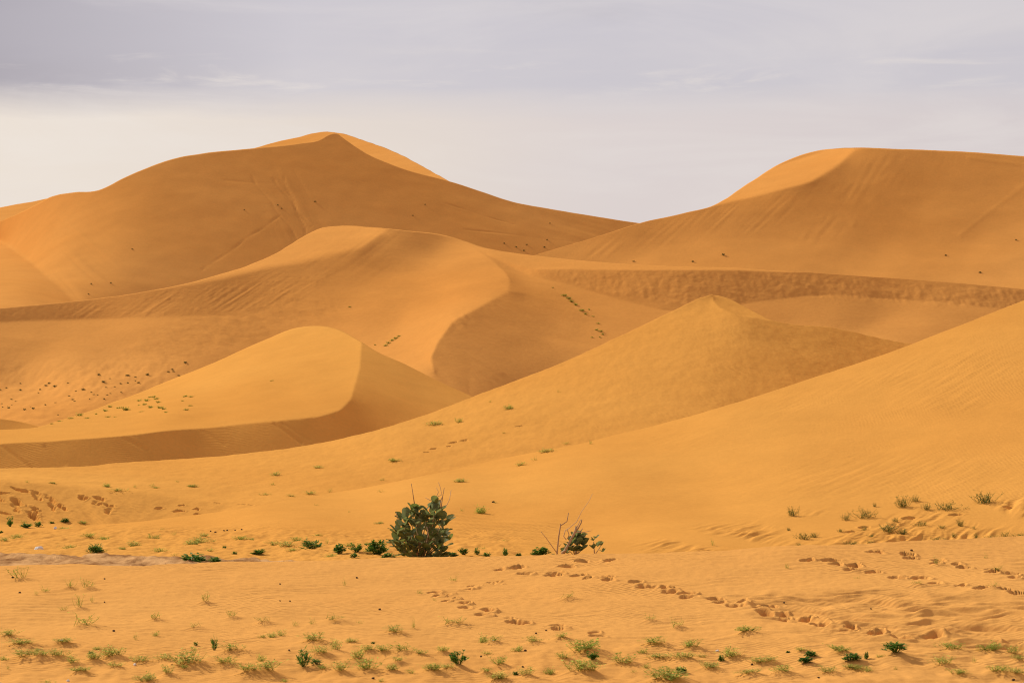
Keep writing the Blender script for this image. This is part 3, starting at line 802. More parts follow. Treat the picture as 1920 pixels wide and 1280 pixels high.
# little sand mounds that the wind has banked up against the plants
MOUNDS = []
for d_, lst in TUFTS + HERBS:
    if d_ is fore:
        for (u, v, w, h) in lst:
            if w >= 20:
                x_, y_, _z = d_.point(u, v)
                MOUNDS.append((x_, y_, w * y_ / FPX * .75, 0.030 + 0.0007 * w))


def mounds(X, Y):
    d = np.zeros_like(X)
    for (px, py, r, h) in MOUNDS:
        near = (np.abs(X - px) < 3 * r) & (np.abs(Y - py) < 3 * r)
        if near.any():
            d[near] += h * np.exp(-((X[near] - px - .1 * r) ** 2 + (Y[near] - py) ** 2) / (r * r) * 1.1)
    return d
SLOPE_PRINTS = track(second, [(790, 850), (830, 838), (875, 822)], 0.55, .12, .30, 4) + track(second, [(440, 940), (520, 950), (380, 935)], .9, .2, .25, 5) + track(second, [(930, 803), (985, 797)], .9, .1, .3, 15)
BANK_PRINTS = (track(second, [(-60, 925), (0, 930), (30, 948), (75, 972)], .36, .18, .30, 6, 2.3) + track(second, [(30, 915), (60, 925), (85, 938), (115, 958)], .34, .16, .30, 7, 2.3)
               + track(second, [(160, 930), (195, 945), (215, 962)], .34, .16, .30, 8, 2.3) + track(second, [(295, 945), (340, 952), (390, 958)], .30, .3, .30, 9)
               + track(second, [(0, 955), (60, 975)], .5, .3, .28, 10, 2.0))
BASE_PRINTS = track(first, [(1560, 1000), (1650, 985), (1760, 968), (1860, 955), (1960, 945)], .8, .25, .34, 11)
FORE_PRINTS = (track(fore, [(985, 1070), (1070, 1078), (1170, 1092), (1230, 1102), (1290, 1118), (1370, 1130), (1430, 1145), (1490, 1162), (1560, 1172), (1640, 1192), (1690, 1205)], .34, .12, .30, 21)
               + track(fore, [(900, 1058), (960, 1065), (1070, 1058), (1160, 1047)], .55, .18, .30, 22)
               + track(fore, [(960, 1085), (880, 1098), (820, 1110), (850, 1130), (895, 1145), (950, 1162), (1005, 1170), (1080, 1185), (1150, 1195)], .36, .13, .27, 23)
               + track(fore, [(1500, 1045), (1570, 1050), (1620, 1068), (1700, 1080), (1770, 1095), (1820, 1103), (1930, 1118)], .36, .13, .28, 24)
               + track(fore, [(1640, 1030), (1710, 1040), (1800, 1060), (1860, 1070), (1930, 1085)], .34, .16, .27, 25)
               + track(fore, [(1700, 1188), (1800, 1200), (1920, 1215)], .8, .3, .4, 26))

far_summit.mesh(SAND_FAR)
far_left.mesh(SAND_FAR)
far_right.mesh(SAND_FAR)
middle.mesh(SAND_FAR, 1, 1)
left_hump.mesh(SAND_MID)
left.mesh(SAND_MID, 1, 1)
second.mesh(SAND_MID, 2, 2)
first.mesh(SAND_MID, 2, 2)
fore.mesh(SAND_NEAR, 2, 3)


# dried clay strip on the floor of the hollow
M_CLAY, nt, p = new_mat('dried_clay')
N, L = nt.nodes.new, nt.links.new
p.inputs['Roughness'].default_value = 0.95
p.inputs['Specular IOR Level'].default_value = 0.0
geo = N('ShaderNodeNewGeometry')
mp = N('ShaderNodeMapping'); mp.inputs['Scale'].default_value = (0.8, 0.22, 1.0)
L(geo.outputs['Position'], mp.inputs[0])
nz = N('ShaderNodeTexNoise'); nz.inputs['Scale'].default_value = 2.2; nz.inputs['Detail'].default_value = 6; nz.inputs['Roughness'].default_value = 0.65
L(mp.outputs[0], nz.inputs['Vector'])
cr = N('ShaderNodeValToRGB')
for e, (ps, c) in zip(cr.color_ramp.elements, ((0.38, (0.24, 0.105, 0.038)), (0.58, (0.57, 0.305, 0.125)))):
    e.position = ps
    e.color = (*c, 1)
L(nz.outputs['Fac'], cr.inputs[0])
L(cr.outputs[0], p.inputs['Base Color'])
bp = N('ShaderNodeBump'); bp.inputs['Distance'].default_value = 0.05; bp.inputs['Strength'].default_value = 0.8
L(nz.outputs['Fac'], bp.inputs['Height'])
L(bp.outputs[0], p.inputs['Normal'])
cu = np.arange(-390, 660, 3.0)
cvv = np.arange(1031, 1071, 1.0)
CU, CV = np.meshgrid(cu, cvv, indexing='ij')
CY = np.exp(first.lnY(CU, CV))
ca, ck = ray(CU, CV)
CX, CZZ = ca * CY, CZ + ck * CY
CZZ = CZZ + det_first(CU, CV, CX, CY, CZZ)
upper = np.interp(CU, [-400, 0, 200, 400, 520, 640], [1038, 1040, 1042, 1045, 1050, 1058]) + 2.5 * fbm(CU / 45, CV / 30, 141, 3)
lift = np.clip((CV - upper) / 2.0, -1, 1) * 0.03
CZZ = CZZ + lift + np.where(lift > 0, 0.012 * np.abs(fbm(CX / .7, CY / 1.6, 142, 4)) + 0.018 * sstep(fbm(CX / .5, CY / 1.6, 143, 3), .25, .55), 0)
n0, n1 = CU.shape
idx = np.arange(n0 * n1).reshape(n0, n1)
q = np.stack([idx[:-1, :-1], idx[:-1, 1:], idx[1:, 1:], idx[1:, :-1]], -1).reshape(-1, 4)
me = bpy.data.meshes.new('clay_flat')
me.from_pydata(np.stack([CX, CY, CZZ], -1).reshape(-1, 3).tolist(), [], q.tolist())
me.materials.append(M_CLAY)
o = bpy.data.objects.new('clay_flat', me)
o['kind'] = 'structure'
COL.objects.link(o)

# one sheet of desert floor under everything, out to the horizon
me = bpy.data.meshes.new('desert_floor')
g = np.linspace(-9000, 9000, 61)
GX, GY = np.meshgrid(g, g + 4000, indexing='ij')
GZ = -3.2 + 0.9 * fbm(GX / 900, GY / 900, 7, 3)
n = len(g)
idx = np.arange(n * n).reshape(n, n)
q = np.stack([idx[:-1, :-1], idx[1:, :-1], idx[1:, 1:], idx[:-1, 1:]], -1).reshape(-1, 4)
me.from_pydata(np.stack([GX, GY, GZ], -1).reshape(-1, 3).tolist(), [], q.tolist())
me.materials.append(SAND_FAR)
o = bpy.data.objects.new('desert_floor', me)
o['kind'] = 'structure'
COL.objects.link(o)

# ------------------------------------------------------------------ plant materials
def plant_material(name, c1, c2, rough=0.6, trans=0.25, var_scale=9.0, spec=0.05):
    m, nt, p = new_mat(name)
    N, L = nt.nodes.new, nt.links.new
    oi = N('ShaderNodeObjectInfo')
    geo = N('ShaderNodeNewGeometry')
    nz = N('ShaderNodeTexNoise'); nz.inputs['Scale'].default_value = var_scale; nz.inputs['Detail'].default_value = 3
    L(geo.outputs['Position'], nz.inputs['Vector'])
    ad = N('ShaderNodeMath'); ad.operation = 'MULTIPLY_ADD'; ad.inputs[1].default_value = 0.6
    L(oi.outputs['Random'], ad.inputs[0])
    sb = N('ShaderNodeMath'); sb.operation = 'MULTIPLY_ADD'; sb.inputs[1].default_value = 1.4; sb.inputs[2].default_value = -0.5
    L(nz.outputs['Fac'], sb.inputs[0]); L(sb.outputs[0], ad.inputs[2])
    mx = N('ShaderNodeMix'); mx.data_type = 'RGBA'; mx.clamp_factor = True
    mx.inputs['A'].default_value = (*c1, 1); mx.inputs['B'].default_value = (*c2, 1)
    L(ad.outputs[0], mx.inputs['Factor'])
    L(mx.outputs['Result'], p.inputs['Base Color'])
    p.inputs['Roughness'].default_value = rough
    p.inputs['Specular IOR Level'].default_value = spec
    if trans > 0:
        tr = N('ShaderNodeBsdfTranslucent')
        L(mx.outputs['Result'], tr.inputs['Color'])
        ms = N('ShaderNodeMixShader'); ms.inputs[0].default_value = trans
        L(p.outputs[0], ms.inputs[1]); L(tr.outputs[0], ms.inputs[2])
        L(ms.outputs[0], nt.nodes['Material Output'].inputs['Surface'])
    return m


M_LEAF = plant_material('waxy_leaf', (0.165, 0.190, 0.032), (0.225, 0.235, 0.110), 0.6, 0.45, 3.0, 0.05)
M_HERB = plant_material('herb_leaf', (0.075, 0.165, 0.018), (0.170, 0.260, 0.040), 0.55, 0.40)
M_TUFT = plant_material('tuft_green', (0.350, 0.410, 0.060), (0.500, 0.460, 0.120), 0.8, 0.6)
M_SHRUBLET = plant_material('shrublet_green', (0.200, 0.215, 0.040), (0.340, 0.290, 0.080), 0.8, 0.4)
M_FAR = plant_material('far_shrub_green', (0.095, 0.105, 0.024), (0.180, 0.165, 0.045), 0.9, 0.3)
M_FARPALE = plant_material('far_tuft_green', (0.380, 0.420, 0.060), (0.520, 0.460, 0.110), 0.9, 0.6)
M_BARK = plant_material('dry_bark', (0.340, 0.200, 0.095), (0.500, 0.330, 0.180), 0.9, 0.0, 5.0)
M_TWIG = plant_material('bleached_twig', (0.520, 0.330, 0.170), (0.640, 0.470, 0.290), 0.9, 0.0, 5.0)
M_STONE = plant_material('pale_stone', (0.62, 0.55, 0.46), (0.78, 0.73, 0.66), 0.9, 0.0, 12.0)
M_PEBBLE = plant_material('dark_pebble', (0.060, 0.035, 0.020), (0.110, 0.065, 0.035), 0.9, 0.0, 12.0)


# ------------------------------------------------------------------ plant meshes
def mesh_obj(name, verts, faces, mat, smooth=True):
    me = bpy.data.meshes.new(name)
    me.from_pydata(verts, [], faces)
    if smooth:
        me.polygons.foreach_set('use_smooth', [True] * len(me.polygons))
    me.materials.append(mat)
    return me


def vadd(a, b, s=1.0):
    return (a[0] + b[0] * s, a[1] + b[1] * s, a[2] + b[2] * s)


def vnorm(a):
    l = math.sqrt(a[0] ** 2 + a[1] ** 2 + a[2] ** 2) or 1.0
    return (a[0] / l, a[1] / l, a[2] / l)


def vcross(a, b):
    return (a[1] * b[2] - a[2] * b[1], a[2] * b[0] - a[0] * b[2], a[0] * b[1] - a[1] * b[0])


def tube(V, F, pts, r0, r1, sides=5):
    """tapered tube through points"""
    base = len(V)
    n = len(pts)
    for i, p in enumerate(pts):
        a = pts[max(0, i - 1)]
        b = pts[min(n - 1, i + 1)]
        t = vnorm((b[0] - a[0], b[1] - a[1], b[2] - a[2]))
        e1 = vnorm(vcross(t, (0.31, 0.9, 0.2)))
        e2 = vcross(t, e1)
        r = r0 + (r1 - r0) * i / (n - 1)
        for k in range(sides):
            an = 2 * math.pi * k / sides
            V.append(vadd(vadd(p, e1, r * math.cos(an)), e2, r * math.sin(an)))
    for i in range(n - 1):
        for k in range(sides):
            k2 = (k + 1) % sides
            F.append((base + i * sides + k, base + i * sides + k2, base + (i + 1) * sides + k2, base + (i + 1) * sides + k))
    F.append(tuple(base + k for k in range(sides))[::-1])
    F.append(tuple(base + (n - 1) * sides + k for k in range(sides)))


def blade(V, F, p, d, up, ln, wd):
    """a small folded leaf: two half-blades"""
    d, s = vnorm(d), vnorm(vcross(d, up))
    n = vcross(s, d)
    b = len(V)
    V.append(p)
    V.append(vadd(vadd(vadd(p, d, ln * .5), s, wd * .5), n, wd * .18))
    V.append(vadd(p, d, ln))
    V.append(vadd(vadd(vadd(p, d, ln * .5), s, -wd * .5), n, wd * .18))
    V.append(vadd(p, d, ln * .5))
    F += [(b, b + 1, b + 4), (b + 1, b + 2, b + 4), (b + 2, b + 3, b + 4), (b + 3, b, b + 4)]


def make_tuft(seed, n, upright, leaf, thick=0.012, name='grass_tuft', mat=None):
    """wiry tuft in a unit box: width 1, height 1"""
    r = random.Random(seed)
    V, F = [], []
    for i in range(n):
        an = r.uniform(0, 2 * math.pi)
        bx, by = r.gauss(0, .15), r.gauss(0, .15)
        out = r.uniform(.12, .5)
        h = r.uniform(.3, 1.0) * (1 - .35 * out * (1 - upright))
        pts = []
        kink = (r.uniform(-.07, .07), r.uniform(-.07, .07))
        for k in range(4):
            t = k / 3
            pts.append((bx + math.cos(an) * out * t ** .8 + kink[0] * math.sin(t * 3.1) , by + math.sin(an) * out * t ** .8 + kink[1] * math.sin(t * 3.1), -0.06 + (h + .06) * (t ** (1.25 if upright < .5 else .9))))
        tube(V, F, pts, thick, thick * .4, 3)
        for k in range(r.randint(3, 7)):
            t = r.uniform(.25, 1.0)
            i0 = min(2, int(t * 3))
            f = t * 3 - i0
            p = tuple(pts[i0][c] * (1 - f) + pts[i0 + 1][c] * f for c in range(3))
            d = (r.gauss(0, 1), r.gauss(0, 1), r.uniform(-.1, 1.2))
            ln = leaf * r.uniform(.6, 1.4)
            if r.random() < .45:
                tube(V, F, [p, vadd(p, vnorm(d), ln * 1.5)], thick * .6, thick * .3, 3)
                p = vadd(p, vnorm(d), ln * 1.5)
                d = (d[0] + r.gauss(0, .4), d[1] + r.gauss(0, .4), d[2])
            blade(V, F, p, d, (r.gauss(0, .4), r.gauss(0, .4), 1), ln, ln * .5)
    return mesh_obj(name, V, F, mat, False)


def make_herb(seed, n, leaf, pointy=1.0, name='green_herb', mat=None):
    """dense leafy herb in a unit box"""
    r = random.Random(seed)
    V, F = [], []
    for i in range(n):
        an = r.uniform(0, 2 * math.pi)
        el = r.uniform(.05, 1.0)
        rad = r.uniform(.15, .46)
        tip = (math.cos(an) * rad * math.cos(el * .9), math.sin(an) * rad * math.cos(el * .9), (.12 + .75 * el * r.uniform(.6, 1.0)))
        tube(V, F, [(tip[0] * .12, tip[1] * .12, -.05), (tip[0] * .6, tip[1] * .6, tip[2] * .55), tip], .014, .008, 3)
        m = r.randint(4, 7)
        for k in range(m):
            a2 = an + r.uniform(-2.2, 2.2)
            d = (math.cos(a2), math.sin(a2), r.uniform(-.15, 1.4))
            f = r.uniform(.55, 1.0)
            blade(V, F, (tip[0] * f, tip[1] * f, tip[2] * f), d, (r.gauss(0, .3), r.gauss(0, .3), 1), leaf * r.uniform(.7, 1.3), leaf * .5 / pointy * r.uniform(.8, 1.2))
    return mesh_obj(name, V, F, mat, False)


TUFT_MESH = [make_tuft(10 + i, 20 + (i % 4) * 7, .2 + .12 * (i % 5), .15, .010, mat=M_TUFT) for i in range(8)]
TWIG_MESH = [make_tuft(50 + i, 10 + i % 3, .8, .11, .012, mat=M_TUFT) for i in range(5)]
HERB_MESH = [make_herb(80 + i, 34 + 6 * (i % 3), .20, 1.0, mat=M_HERB) for i in range(5)]
SPIKY_MESH = [make_herb(95 + i, 26, .30, 1.9, mat=M_HERB) for i in range(2)]
SHRUBLET_MESH = [make_tuft(120 + i, 30 + 5 * (i % 2), .6, .09, .012, 'desert_shrublet', M_SHRUBLET) for i in range(5)]
FARSHRUB_MESH = [make_herb(150 + i, 18, .26, 1.2, 'sand_shrub', M_FAR) for i in range(4)]
FARPALE_MESH = [make_tuft(170 + i, 18, .5, .18, .035, 'shrub_tuft', M_FARPALE) for i in range(4)]

ORD = ['first', 'second', 'third', 'fourth', 'fifth', 'sixth', 'seventh', 'eighth', 'ninth', 'tenth', 'eleventh', 'twelfth', 'thirteenth', 'fourteenth', 'fifteenth',
       'sixteenth', 'seventeenth', 'eighteenth', 'nineteenth', 'twentieth'] + ['twenty-' + w for w in ('first', 'second', 'third', 'fourth', 'fifth', 'sixth', 'seventh', 'eighth', 'ninth')] + ['thirtieth'] + [
       'thirty-' + w for w in ('first', 'second', 'third', 'fourth', 'fifth', 'sixth', 'seventh', 'eighth', 'ninth')] + ['fortieth']


def surf(dune, u, v):
    """point on a dune at a photo pixel, fine relief included"""
    x, y, z = dune.point(u, v)
    d = dune.detail(np.array([float(u)]), np.array([float(v)]), np.array([x]), np.array([y]), np.array([z])) if dune.detail else [0.0]
    return x, y, z + float(d[0])


def tag(o, label, cat, group=None):
    o['label'] = label
    o['category'] = cat
    if group:
        o['group'] = group
    return o


RNG = random.Random(5)


def plant(name, me, dune, u, v, w, h, sink=0.01, tilt=0.08):
    x, y, z = surf(dune, u, v)
    k = y / FPX
    o = bpy.data.objects.new(name, me)
    o.location = (x, y, z - sink)
    sx = RNG.uniform(.85, 1.25)
    o.scale = (w * k * sx, w * k / sx, h * k)
    o.rotation_euler = (RNG.uniform(-tilt, tilt), RNG.uniform(-tilt, tilt), RNG.uniform(0, 6.28))
    COL.objects.link(o)
    return o


def third(u):
    return 'left' if u < 640 else ('middle' if u < 1280 else 'right')


def ordered(items, zone_of, make, text, cat, group):
    """plants named one by one: within a zone they are told apart by their place from left to right"""
    zones = {}
    for it in items:
        zones.setdefault(zone_of(it), []).append(it)
    for z, lst in zones.items():
        lst.sort(key=lambda it: it[1])
        for i, it in enumerate(lst):
            o = make(it)
            place = ', ' + ORD[i] + ' from the left' if len(lst) > 1 else ''
            tag(o, text(it, z) + place, cat, group)


# --- herbs
def herb_zone(it):
    d, u, v, w, h = it
    if d is second:
        return 'at the foot of the footprinted left bank'
    if d is first:
        if u < 520:
            return 'by the grey clay strip'
        return 'in the hollow left of the leafy bush' if u < 790 else 'in the hollow right of the leafy bush'
    return 'on the foreground sand, ' + third(u) + ' third'


def herb_make(it):
    d, u, v, w, h = it
    spiky = (d is first and 570 < u < 600) or (d is fore and u < 600)
    return plant('green_herb', RNG.choice(SPIKY_MESH if spiky else HERB_MESH), d, u, v, w * 1.25, h * 1.3)


def herb_text(it, z):
    d, u, v, w, h = it
    return ('bushy' if w > 34 else 'dark' if w > 17 else 'tiny') + ' green leafy herb ' + z


ordered([(d, *p) for d, l in HERBS for p in l], herb_zone, herb_make, herb_text, 'herb', 'dark green herbs on the flat sand')


# --- tufts
def tuft_zone(it):
    d, u, v, w, h = it
    if d is fore:
        if v > 1256:
            return 'along the bottom edge, ' + third(u) + ' third'
        if v > 1226:
            return 'in the lower green strip, ' + third(u) + ' third'
        if v > 1180:
            return 'in the upper green strip, ' + third(u) + ' third'
        return 'on bare foreground sand, ' + third(u) + ' third'
    if d is first:
        if v > 985:
            return 'on the hollow behind the clay strip' if u < 480 else 'on the hollow beside the leafy bush'
        return 'on the near dune slope above the bush'
    if u < 480:
        return 'above the footprinted left bank'
    return 'low on the second dune' if v > 860 else 'high on the second dune slope'


def tuft_make(it):
    d, u, v, w, h = it
    thin = w < 13 or (d is fore and v < 1180)
    return plant('grass_tuft', RNG.choice(TWIG_MESH if thin else TUFT_MESH), d, u, v, w * 1.2, h * 1.0)


def tuft_text(it, z):
    d, u, v, w, h = it
    return ('broad' if w > 34 else 'wispy' if w > 17 else 'tiny') + ' pale tuft ' + z


ordered([(d, *p) for d, l in TUFTS for p in l], tuft_zone, tuft_make, tuft_text, 'grass tuft', 'pale green tufts on the sand')


# --- shrublets at the dune foot
def sl_zone(it):
    d, u, v, w, h = it
    return 'in the top row on rippled sand' if v < 975 else ('in the middle row on rippled sand' if v < 1002 else 'along the lip of the foreground sand')


ordered([(d, *p) for d, l in SHRUBLETS for p in l], sl_zone,
        lambda it: plant('desert_shrublet', RNG.choice(SHRUBLET_MESH), it[0], it[1], it[2], it[3] * 1.15, it[4] * 1.05),
        lambda it, z: ('wide' if it[3] > 26 else 'small') + ' wiry shrublet ' + z, 'shrub', 'wiry shrublets at the foot of the near dune')


# --- far shrubs
def far_zone(it):
    d, u, v, w, h, zone = it
    if zone == 'flat':
        return 'in upper row on far left flat' if v < 715 else ('in middle row on far left flat' if v < 735 else 'in lower rows on far left flat')
    if zone == 'flank':
        return 'high on the left dune flank' if v < 758 else 'low on the left dune flank'
    if zone == 'farleft':
        return 'on the shaded high left dune'
    if zone == 'farright':
        return 'on the face of the far right dune'
    return 'on the slope left of the curved crest' if u < 800 else 'on the slope right of the curved crest'


def far_make(it):
    d, u, v, w, h, zone = it
    pale = zone in ('flank', 'slope')
    return plant('shrub_tuft' if pale else 'sand_shrub', RNG.choice(FARPALE_MESH if pale else FARSHRUB_MESH), d, u, v, w * (1.2 if pale else .95), h * .85, 0.02)


ordered([(d, *p, z) for d, z, l in FAR_SHRUBS for p in l], far_zone, far_make,
        lambda it, z: ('pale ' if it[5] in ('flank', 'slope') else 'dark ') + ('shrub speck ' if it[3] < 6 else 'shrub clump ') + z, 'shrub', 'small shrubs scattered on the dunes')


# --- stones
def stone_mesh(seed, name, mat, hollow=False):
    import bmesh
    r = random.Random(seed)
    bm = bmesh.new()
    bmesh.ops.create_icosphere(bm, subdivisions=2, radius=.5)
    ax = [vnorm((r.gauss(0, 1), r.gauss(0, 1), r.gauss(0, 1))) for _ in range(5)]
    for v in bm.verts:
        c = v.co
        s = 1.0
        for q in ax:                       # knock flat facets off the ball
            dd = c.x * q[0] + c.y * q[1] + c.z * q[2]
            if dd > .36:
                s = min(s, .36 / dd)
        v.co = c * s * r.uniform(.95, 1.05)
    me = bpy.data.meshes.new(name)
    bm.to_mesh(me)
    bm.free()
    me.materials.append(mat)
    return me


PEB = [stone_mesh(i, 'pebble', M_PEBBLE) for i in range(4)]
STN = [stone_mesh(20 + i, 'pale_stone', M_STONE) for i in range(3)]


def sp_zone(it):
    d, u, v, w = it
    if d is first:
        return 'in a line on the near dune foot' if u < 600 else 'alone on the near dune slope'
    return ('on bare foreground sand, ' if v < 1180 else 'among the foreground tufts, ') + third(u) + ' third'


ordered([(d, *p) for d, l in SPECKS for p in l], sp_zone, lambda it: plant('pebble', RNG.choice(PEB), it[0], it[1], it[2], it[3] * 1.2, it[3] * .9, -.01, .3),
        lambda it, z: 'small dark pebble ' + z, 'pebble', 'dark pebbles on the sand')
stone_lab = ['rounded white stone lying behind the grey clay strip', 'white stone chip among the lower left tufts', 'flat white stone chip under a tuft near the left edge', 'pale stone chip at the foot of the footprinted left bank',
             'pale stone chip under a tuft at the bottom centre', 'flat pale stone chip among the lower right-centre tufts', 'white stone chip at the bottom left corner']
for (d, (u, v, w, h)), lb in zip(PALE_STONES, stone_lab):
    tag(plant('pale_stone', RNG.choice(STN), d, u, v, w, h * 1.6, -.01, .3), lb, 'stone')


# ------------------------------------------------------------------ the big-leaved bushes
def leaf_mesh(seed, ln=1.0, wd=.66):
    """broad waxy leaf, 1 long, cupped and folded along its midrib"""
    r = random.Random(seed)
    prof = [(0, .10), (.12, .52), (.32, .86), (.55, 1.0), (.76, .9), (.91, .58), (1.0, .06)]
    V, F = [], []
    bend = r.uniform(.05, .22)
    cup = r.uniform(.10, .22)
    for (t, w) in prof:
        zc = -bend * t * t
        wv = r.uniform(-.02, .02)
        V += [(t * ln, -w * wd / 2, zc + cup * w * .5 + wv), (t * ln, -w * wd / 4, zc + cup * w * .12), (t * ln, 0, zc), (t * ln, w * wd / 4, zc + cup * w * .12), (t * ln, w * wd / 2, zc + cup * w * .5 - wv)]
    for i in range(len(prof) - 1):
        for k in range(4):
            a = i * 5 + k
            F.append((a, a + 5, a + 6, a + 1))
    return mesh_obj('leaf', V, F, M_LEAF)


LEAVES = [leaf_mesh(200 + i, 1.0, .68 + .05 * (i % 4)) for i in range(6)]


def rot_to(d, roll):
    from mathutils import Vector, Quaternion
    d = Vector(d).normalized()
    q = d.to_track_quat('X', 'Z')
    return (q @ Quaternion((1, 0, 0), roll)).to_euler()


def add_leaf(parent, p, d, size, roll, rng):
    o = bpy.data.objects.new('leaf', rng.choice(LEAVES))
    o.parent = parent
    o.location = p
    o.rotation_euler = rot_to(d, roll)
    o.scale = (size, size * rng.uniform(.85, 1.1), size)
    COL.objects.link(o)


def add_part(parent, name, paths, mat, sides=5):
    V, F = [], []
    for (pts, r0, r1) in paths:
        tube(V, F, pts, r0, r1, sides)
    o = bpy.data.objects.new(name, mesh_obj(name, V, F, mat))
    o.parent = parent
    COL.objects.link(o)
    return o


def bush_root(name, u, v, Y):
    """Empty at the foot of a plant; returns it and a function from photo pixel (+ depth offset) to local coordinates"""
    a, k = ray(u, v)
    base = (float(a) * Y, Y, CZ + float(k) * Y)
    e = bpy.data.objects.new(name, None)
    e.location = base
    e.empty_display_size = .3
    COL.objects.link(e)

    def loc(uu, vv, dy=0.0):
        a2, k2 = ray(uu, vv)
        yy = Y
        return (float(a2) * yy - base[0], dy, CZ + float(k2) * yy - base[2])
    return e, loc


def wob(p, q, rng, n=5, amt=.03):
    out = []
    for i in range(n):
        t = i / (n - 1)
        s = math.sin(t * math.pi) * amt
        out.append(tuple(p[c] + (q[c] - p[c]) * t + rng.uniform(-s, s) for c in range(3)))
    return out


rb = random.Random(77)
big, loc = bush_root('broadleaf_bush', 790, 1050, 51.0)
tag(big, 'large broad-leaved grey-green bush with dry twigs standing in the hollow', 'bush')
tips = [(770, 950, 0), (778, 946, .12), (786, 956, -.15), (765, 962, -.2), (748, 962, .05), (752, 972, -.25), (809, 942, .1), (818, 938, -.05), (826, 946, .15), (806, 956, -.2), (822, 958, -.25), (842, 966, .0),
        (760, 980, -.35), (785, 975, -.35), (812, 972, -.4), (834, 974, -.2), (738, 988, .05), (745, 995, -.2), (733, 1008, .0), (739, 1016, -.15), (754, 1003, -.35), (775, 995, -.45), (795, 1000, -.5), (816, 990, -.45), (837, 990, -.2),
        (842, 1008, -.05), (838, 1020, -.25), (830, 1006, -.4), (766, 1018, -.4), (784, 1018, -.5), (802, 1022, -.5), (820, 1025, -.45), (776, 1034, -.4), (795, 1038, -.45), (815, 1038, -.4), (832, 1036, -.25), (752, 1030, -.25),
        (790, 985, .25), (770, 1000, .3), (815, 1000, .3), (830, 1025, .25), (760, 1025, .25), (800, 1015, .4), (790, 965, .1), (805, 985, -.1), (775, 1010, -.1), (800, 1030, 0)]
foot = (0, 0, -.05)
for (tu, tv, ty) in tips:
    tip = loc(790 + (tu - 790) * .87, 1050 + (tv - 1050) * .93, ty * .9)
    mid = (tip[0] * .55 + rb.uniform(-.05, .05), tip[1] * .6, max(.05, tip[2] * .55))
    st = (tip[0] * .12, tip[1] * .15, 0)
    br = add_part(big, 'branch', [([foot, st, mid, tip], .016, .007)], M_BARK, 4)
    n = 6
    a0 = rb.uniform(0, 6.28)
    for k in range(n):
        an = a0 + k * 6.28 / n + rb.uniform(-.4, .4)
        d = (math.cos(an) + tip[0] * .9, math.sin(an) * .9 + tip[1] * .9, rb.uniform(.2, 1.9) + (tip[2] - .55) * .5)
        add_leaf(br, (tip[0] + rb.gauss(0, .05), tip[1] + rb.gauss(0, .05), tip[2] - .07 + rb.gauss(0, .05)), d, rb.uniform(.17, .245), rb.uniform(-.6, .6), rb)
tw = lambda *pts: [loc(u, v, y) for (u, v, y) in pts]
for pts, r0, r1, m in (
        (tw((777, 945, .05), (774, 925, .05), (771, 906, .03)), .011, .006, M_BARK),
        (tw((824, 968, 0), (828, 945, 0), (830, 930, .0), (833, 914, 0)), .013, .006, M_BARK),
        (tw((828, 950, 0), (838, 946, -.05), (843, 936, -.05), (846, 918, -.05)), .010, .005, M_TWIG),
        (tw((812, 945, .1), (818, 932, .1), (828, 927, .1), (826, 916, .1), (822, 904, .1)), .010, .005, M_TWIG),
        (tw((815, 938, .1), (822, 922, .1), (818, 914, .1)), .008, .004, M_TWIG),
        (tw((808, 938, 0), (802, 935, 0), (797, 932, 0)), .007, .004, M_TWIG),
        (tw((830, 930, 0), (826, 938, 0), (825, 950, 0), (826, 962, 0)), .009, .008, M_BARK),
        (tw((802, 985, -.56), (804, 996, -.58), (806, 1004, -.55)), .013, .010, M_BARK),
        (tw((813, 975, -.5), (815, 965, -.45), (812, 985, -.5)), .010, .007, M_BARK),
        (tw((744, 960, 0), (743, 966, 0), (748, 975, 0)), .007, .007, M_BARK)):
    add_part(big, 'dry_twig', [(pts, r0, r1)], m, 5)

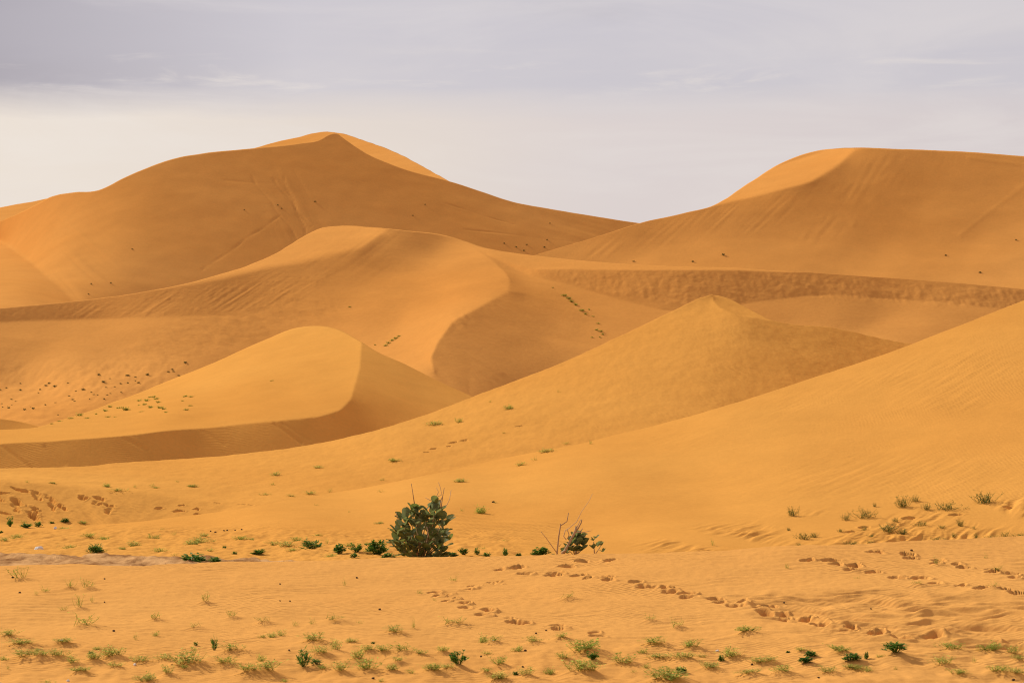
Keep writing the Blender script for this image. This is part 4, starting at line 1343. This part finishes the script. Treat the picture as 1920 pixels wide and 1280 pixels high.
# --- dead shrub with bare branches and the leafy regrowth beside it
dead, loc = bush_root('dead_shrub', 1046, 1044, 50.0)
tag(dead, 'bare dead shrub with bleached forked branches right of the leafy bush', 'shrub')
for pts, r0, r1, m in (
        (tw((1052, 1044, 0), (1064, 1024, 0), (1078, 997, 0), (1081, 986, 0)), .042, .026, M_BARK),
        (tw((1078, 998, 0), (1084, 990, 0), (1090, 979, 0), (1091, 973, 0)), .020, .012, M_BARK),
        (tw((1078, 996, .05), (1084, 984, .05), (1089, 974, .05)), .014, .008, M_TWIG),
        (tw((1080, 998, 0), (1087, 996, 0), (1093, 990, 0)), .014, .009, M_BARK),
        (tw((1080, 997, -.03), (1095, 997, -.03), (1109, 994, -.03)), .012, .006, M_TWIG),
        (tw((1044, 1044, 0), (1045, 1030, 0), (1048, 1003, 0), (1051, 985, 0), (1063, 977, 0), (1066, 961, 0)), .024, .010, M_BARK),
        (tw((1051, 986, 0), (1051, 981, 0)), .014, .010, M_BARK),
        (tw((1047, 1040, .05), (1036, 1025, .05), (1024, 1008, .05), (1014, 996, .05)), .014, .006, M_BARK),
        (tw((1062, 1012, .04), (1057, 1005, .04), (1060, 994, .04), (1068, 989, .04), (1081, 978, .04), (1091, 958, .04), (1104, 940, .04), (1111, 925, .04)), .015, .004, M_TWIG),
        (tw((1064, 1010, .02), (1067, 1002, .02), (1064, 993, .02)), .013, .011, M_BARK),
        (tw((1050, 1044, -.06), (1054, 1034, -.06), (1060, 1030, -.06)), .022, .016, M_TWIG),
        (tw((1048, 1024, 0), (1053, 1018, 0)), .009, .005, M_BARK)):
    add_part(dead, 'branch', [(pts, r0 * .8, r1 * .8)], m, 6)

regrow, loc = bush_root('broadleaf_shrub', 1078, 1044, 50.2)
tag(regrow, 'low clump of broad dark green leaves behind the dead branches', 'shrub')
for (tu, tv, ty) in [(1078, 1010, 0), (1085, 1005, .1), (1090, 1012, 0), (1072, 1020, -.1), (1083, 1020, -.15), (1093, 1022, -.05), (1066, 1030, -.05), (1078, 1032, -.15), (1088, 1032, -.15), (1062, 1036, 0), (1083, 1012, .15)]:
    tip = loc(tu, tv, ty)
    br = add_part(regrow, 'stem', [([(0, 0, -.04), (tip[0] * .5, tip[1] * .5, tip[2] * .55), tip], .012, .006)], M_BARK, 4)
    a0 = rb.uniform(0, 6.28)
    for k in range(6):
        an = a0 + k * 1.05 + rb.uniform(-.4, .4)
        add_leaf(br, tip, (math.cos(an) + tip[0], math.sin(an), rb.uniform(.3, 1.8)), rb.uniform(.14, .21), rb.uniform(-.6, .6), rb)

seed_, loc = bush_root('broadleaf_seedling', 1115, 1043, 50.2)
tag(seed_, 'young broad-leaved seedling with one upright stem right of the dead shrub', 'shrub')
add_part(seed_, 'stem', [(tw((1115, 1043, 0), (1114, 1030, 0), (1113, 1015, 0)), .016, .008)], M_BARK, 5)
add_part(seed_, 'stem', [(tw((1115, 1040, 0), (1122, 1030, 0), (1127, 1022, 0)), .011, .006)], M_BARK, 5)
for (tu, tv, ty, n) in [(1113, 1013, 0, 4), (1118, 1008, 0, 2), (1112, 1028, -.05, 4), (1120, 1024, .05, 3), (1127, 1022, 0, 4), (1131, 1034, 0, 4)]:
    tip = loc(tu, tv, ty)
    a0 = rb.uniform(0, 6.28)
    for k in range(n):
        an = a0 + k * 6.28 / n
        add_leaf(seed_, tip, (math.cos(an), math.sin(an) * .8, rb.uniform(.3, 1.7)), rb.uniform(.09, .14), rb.uniform(-.5, .5), rb)
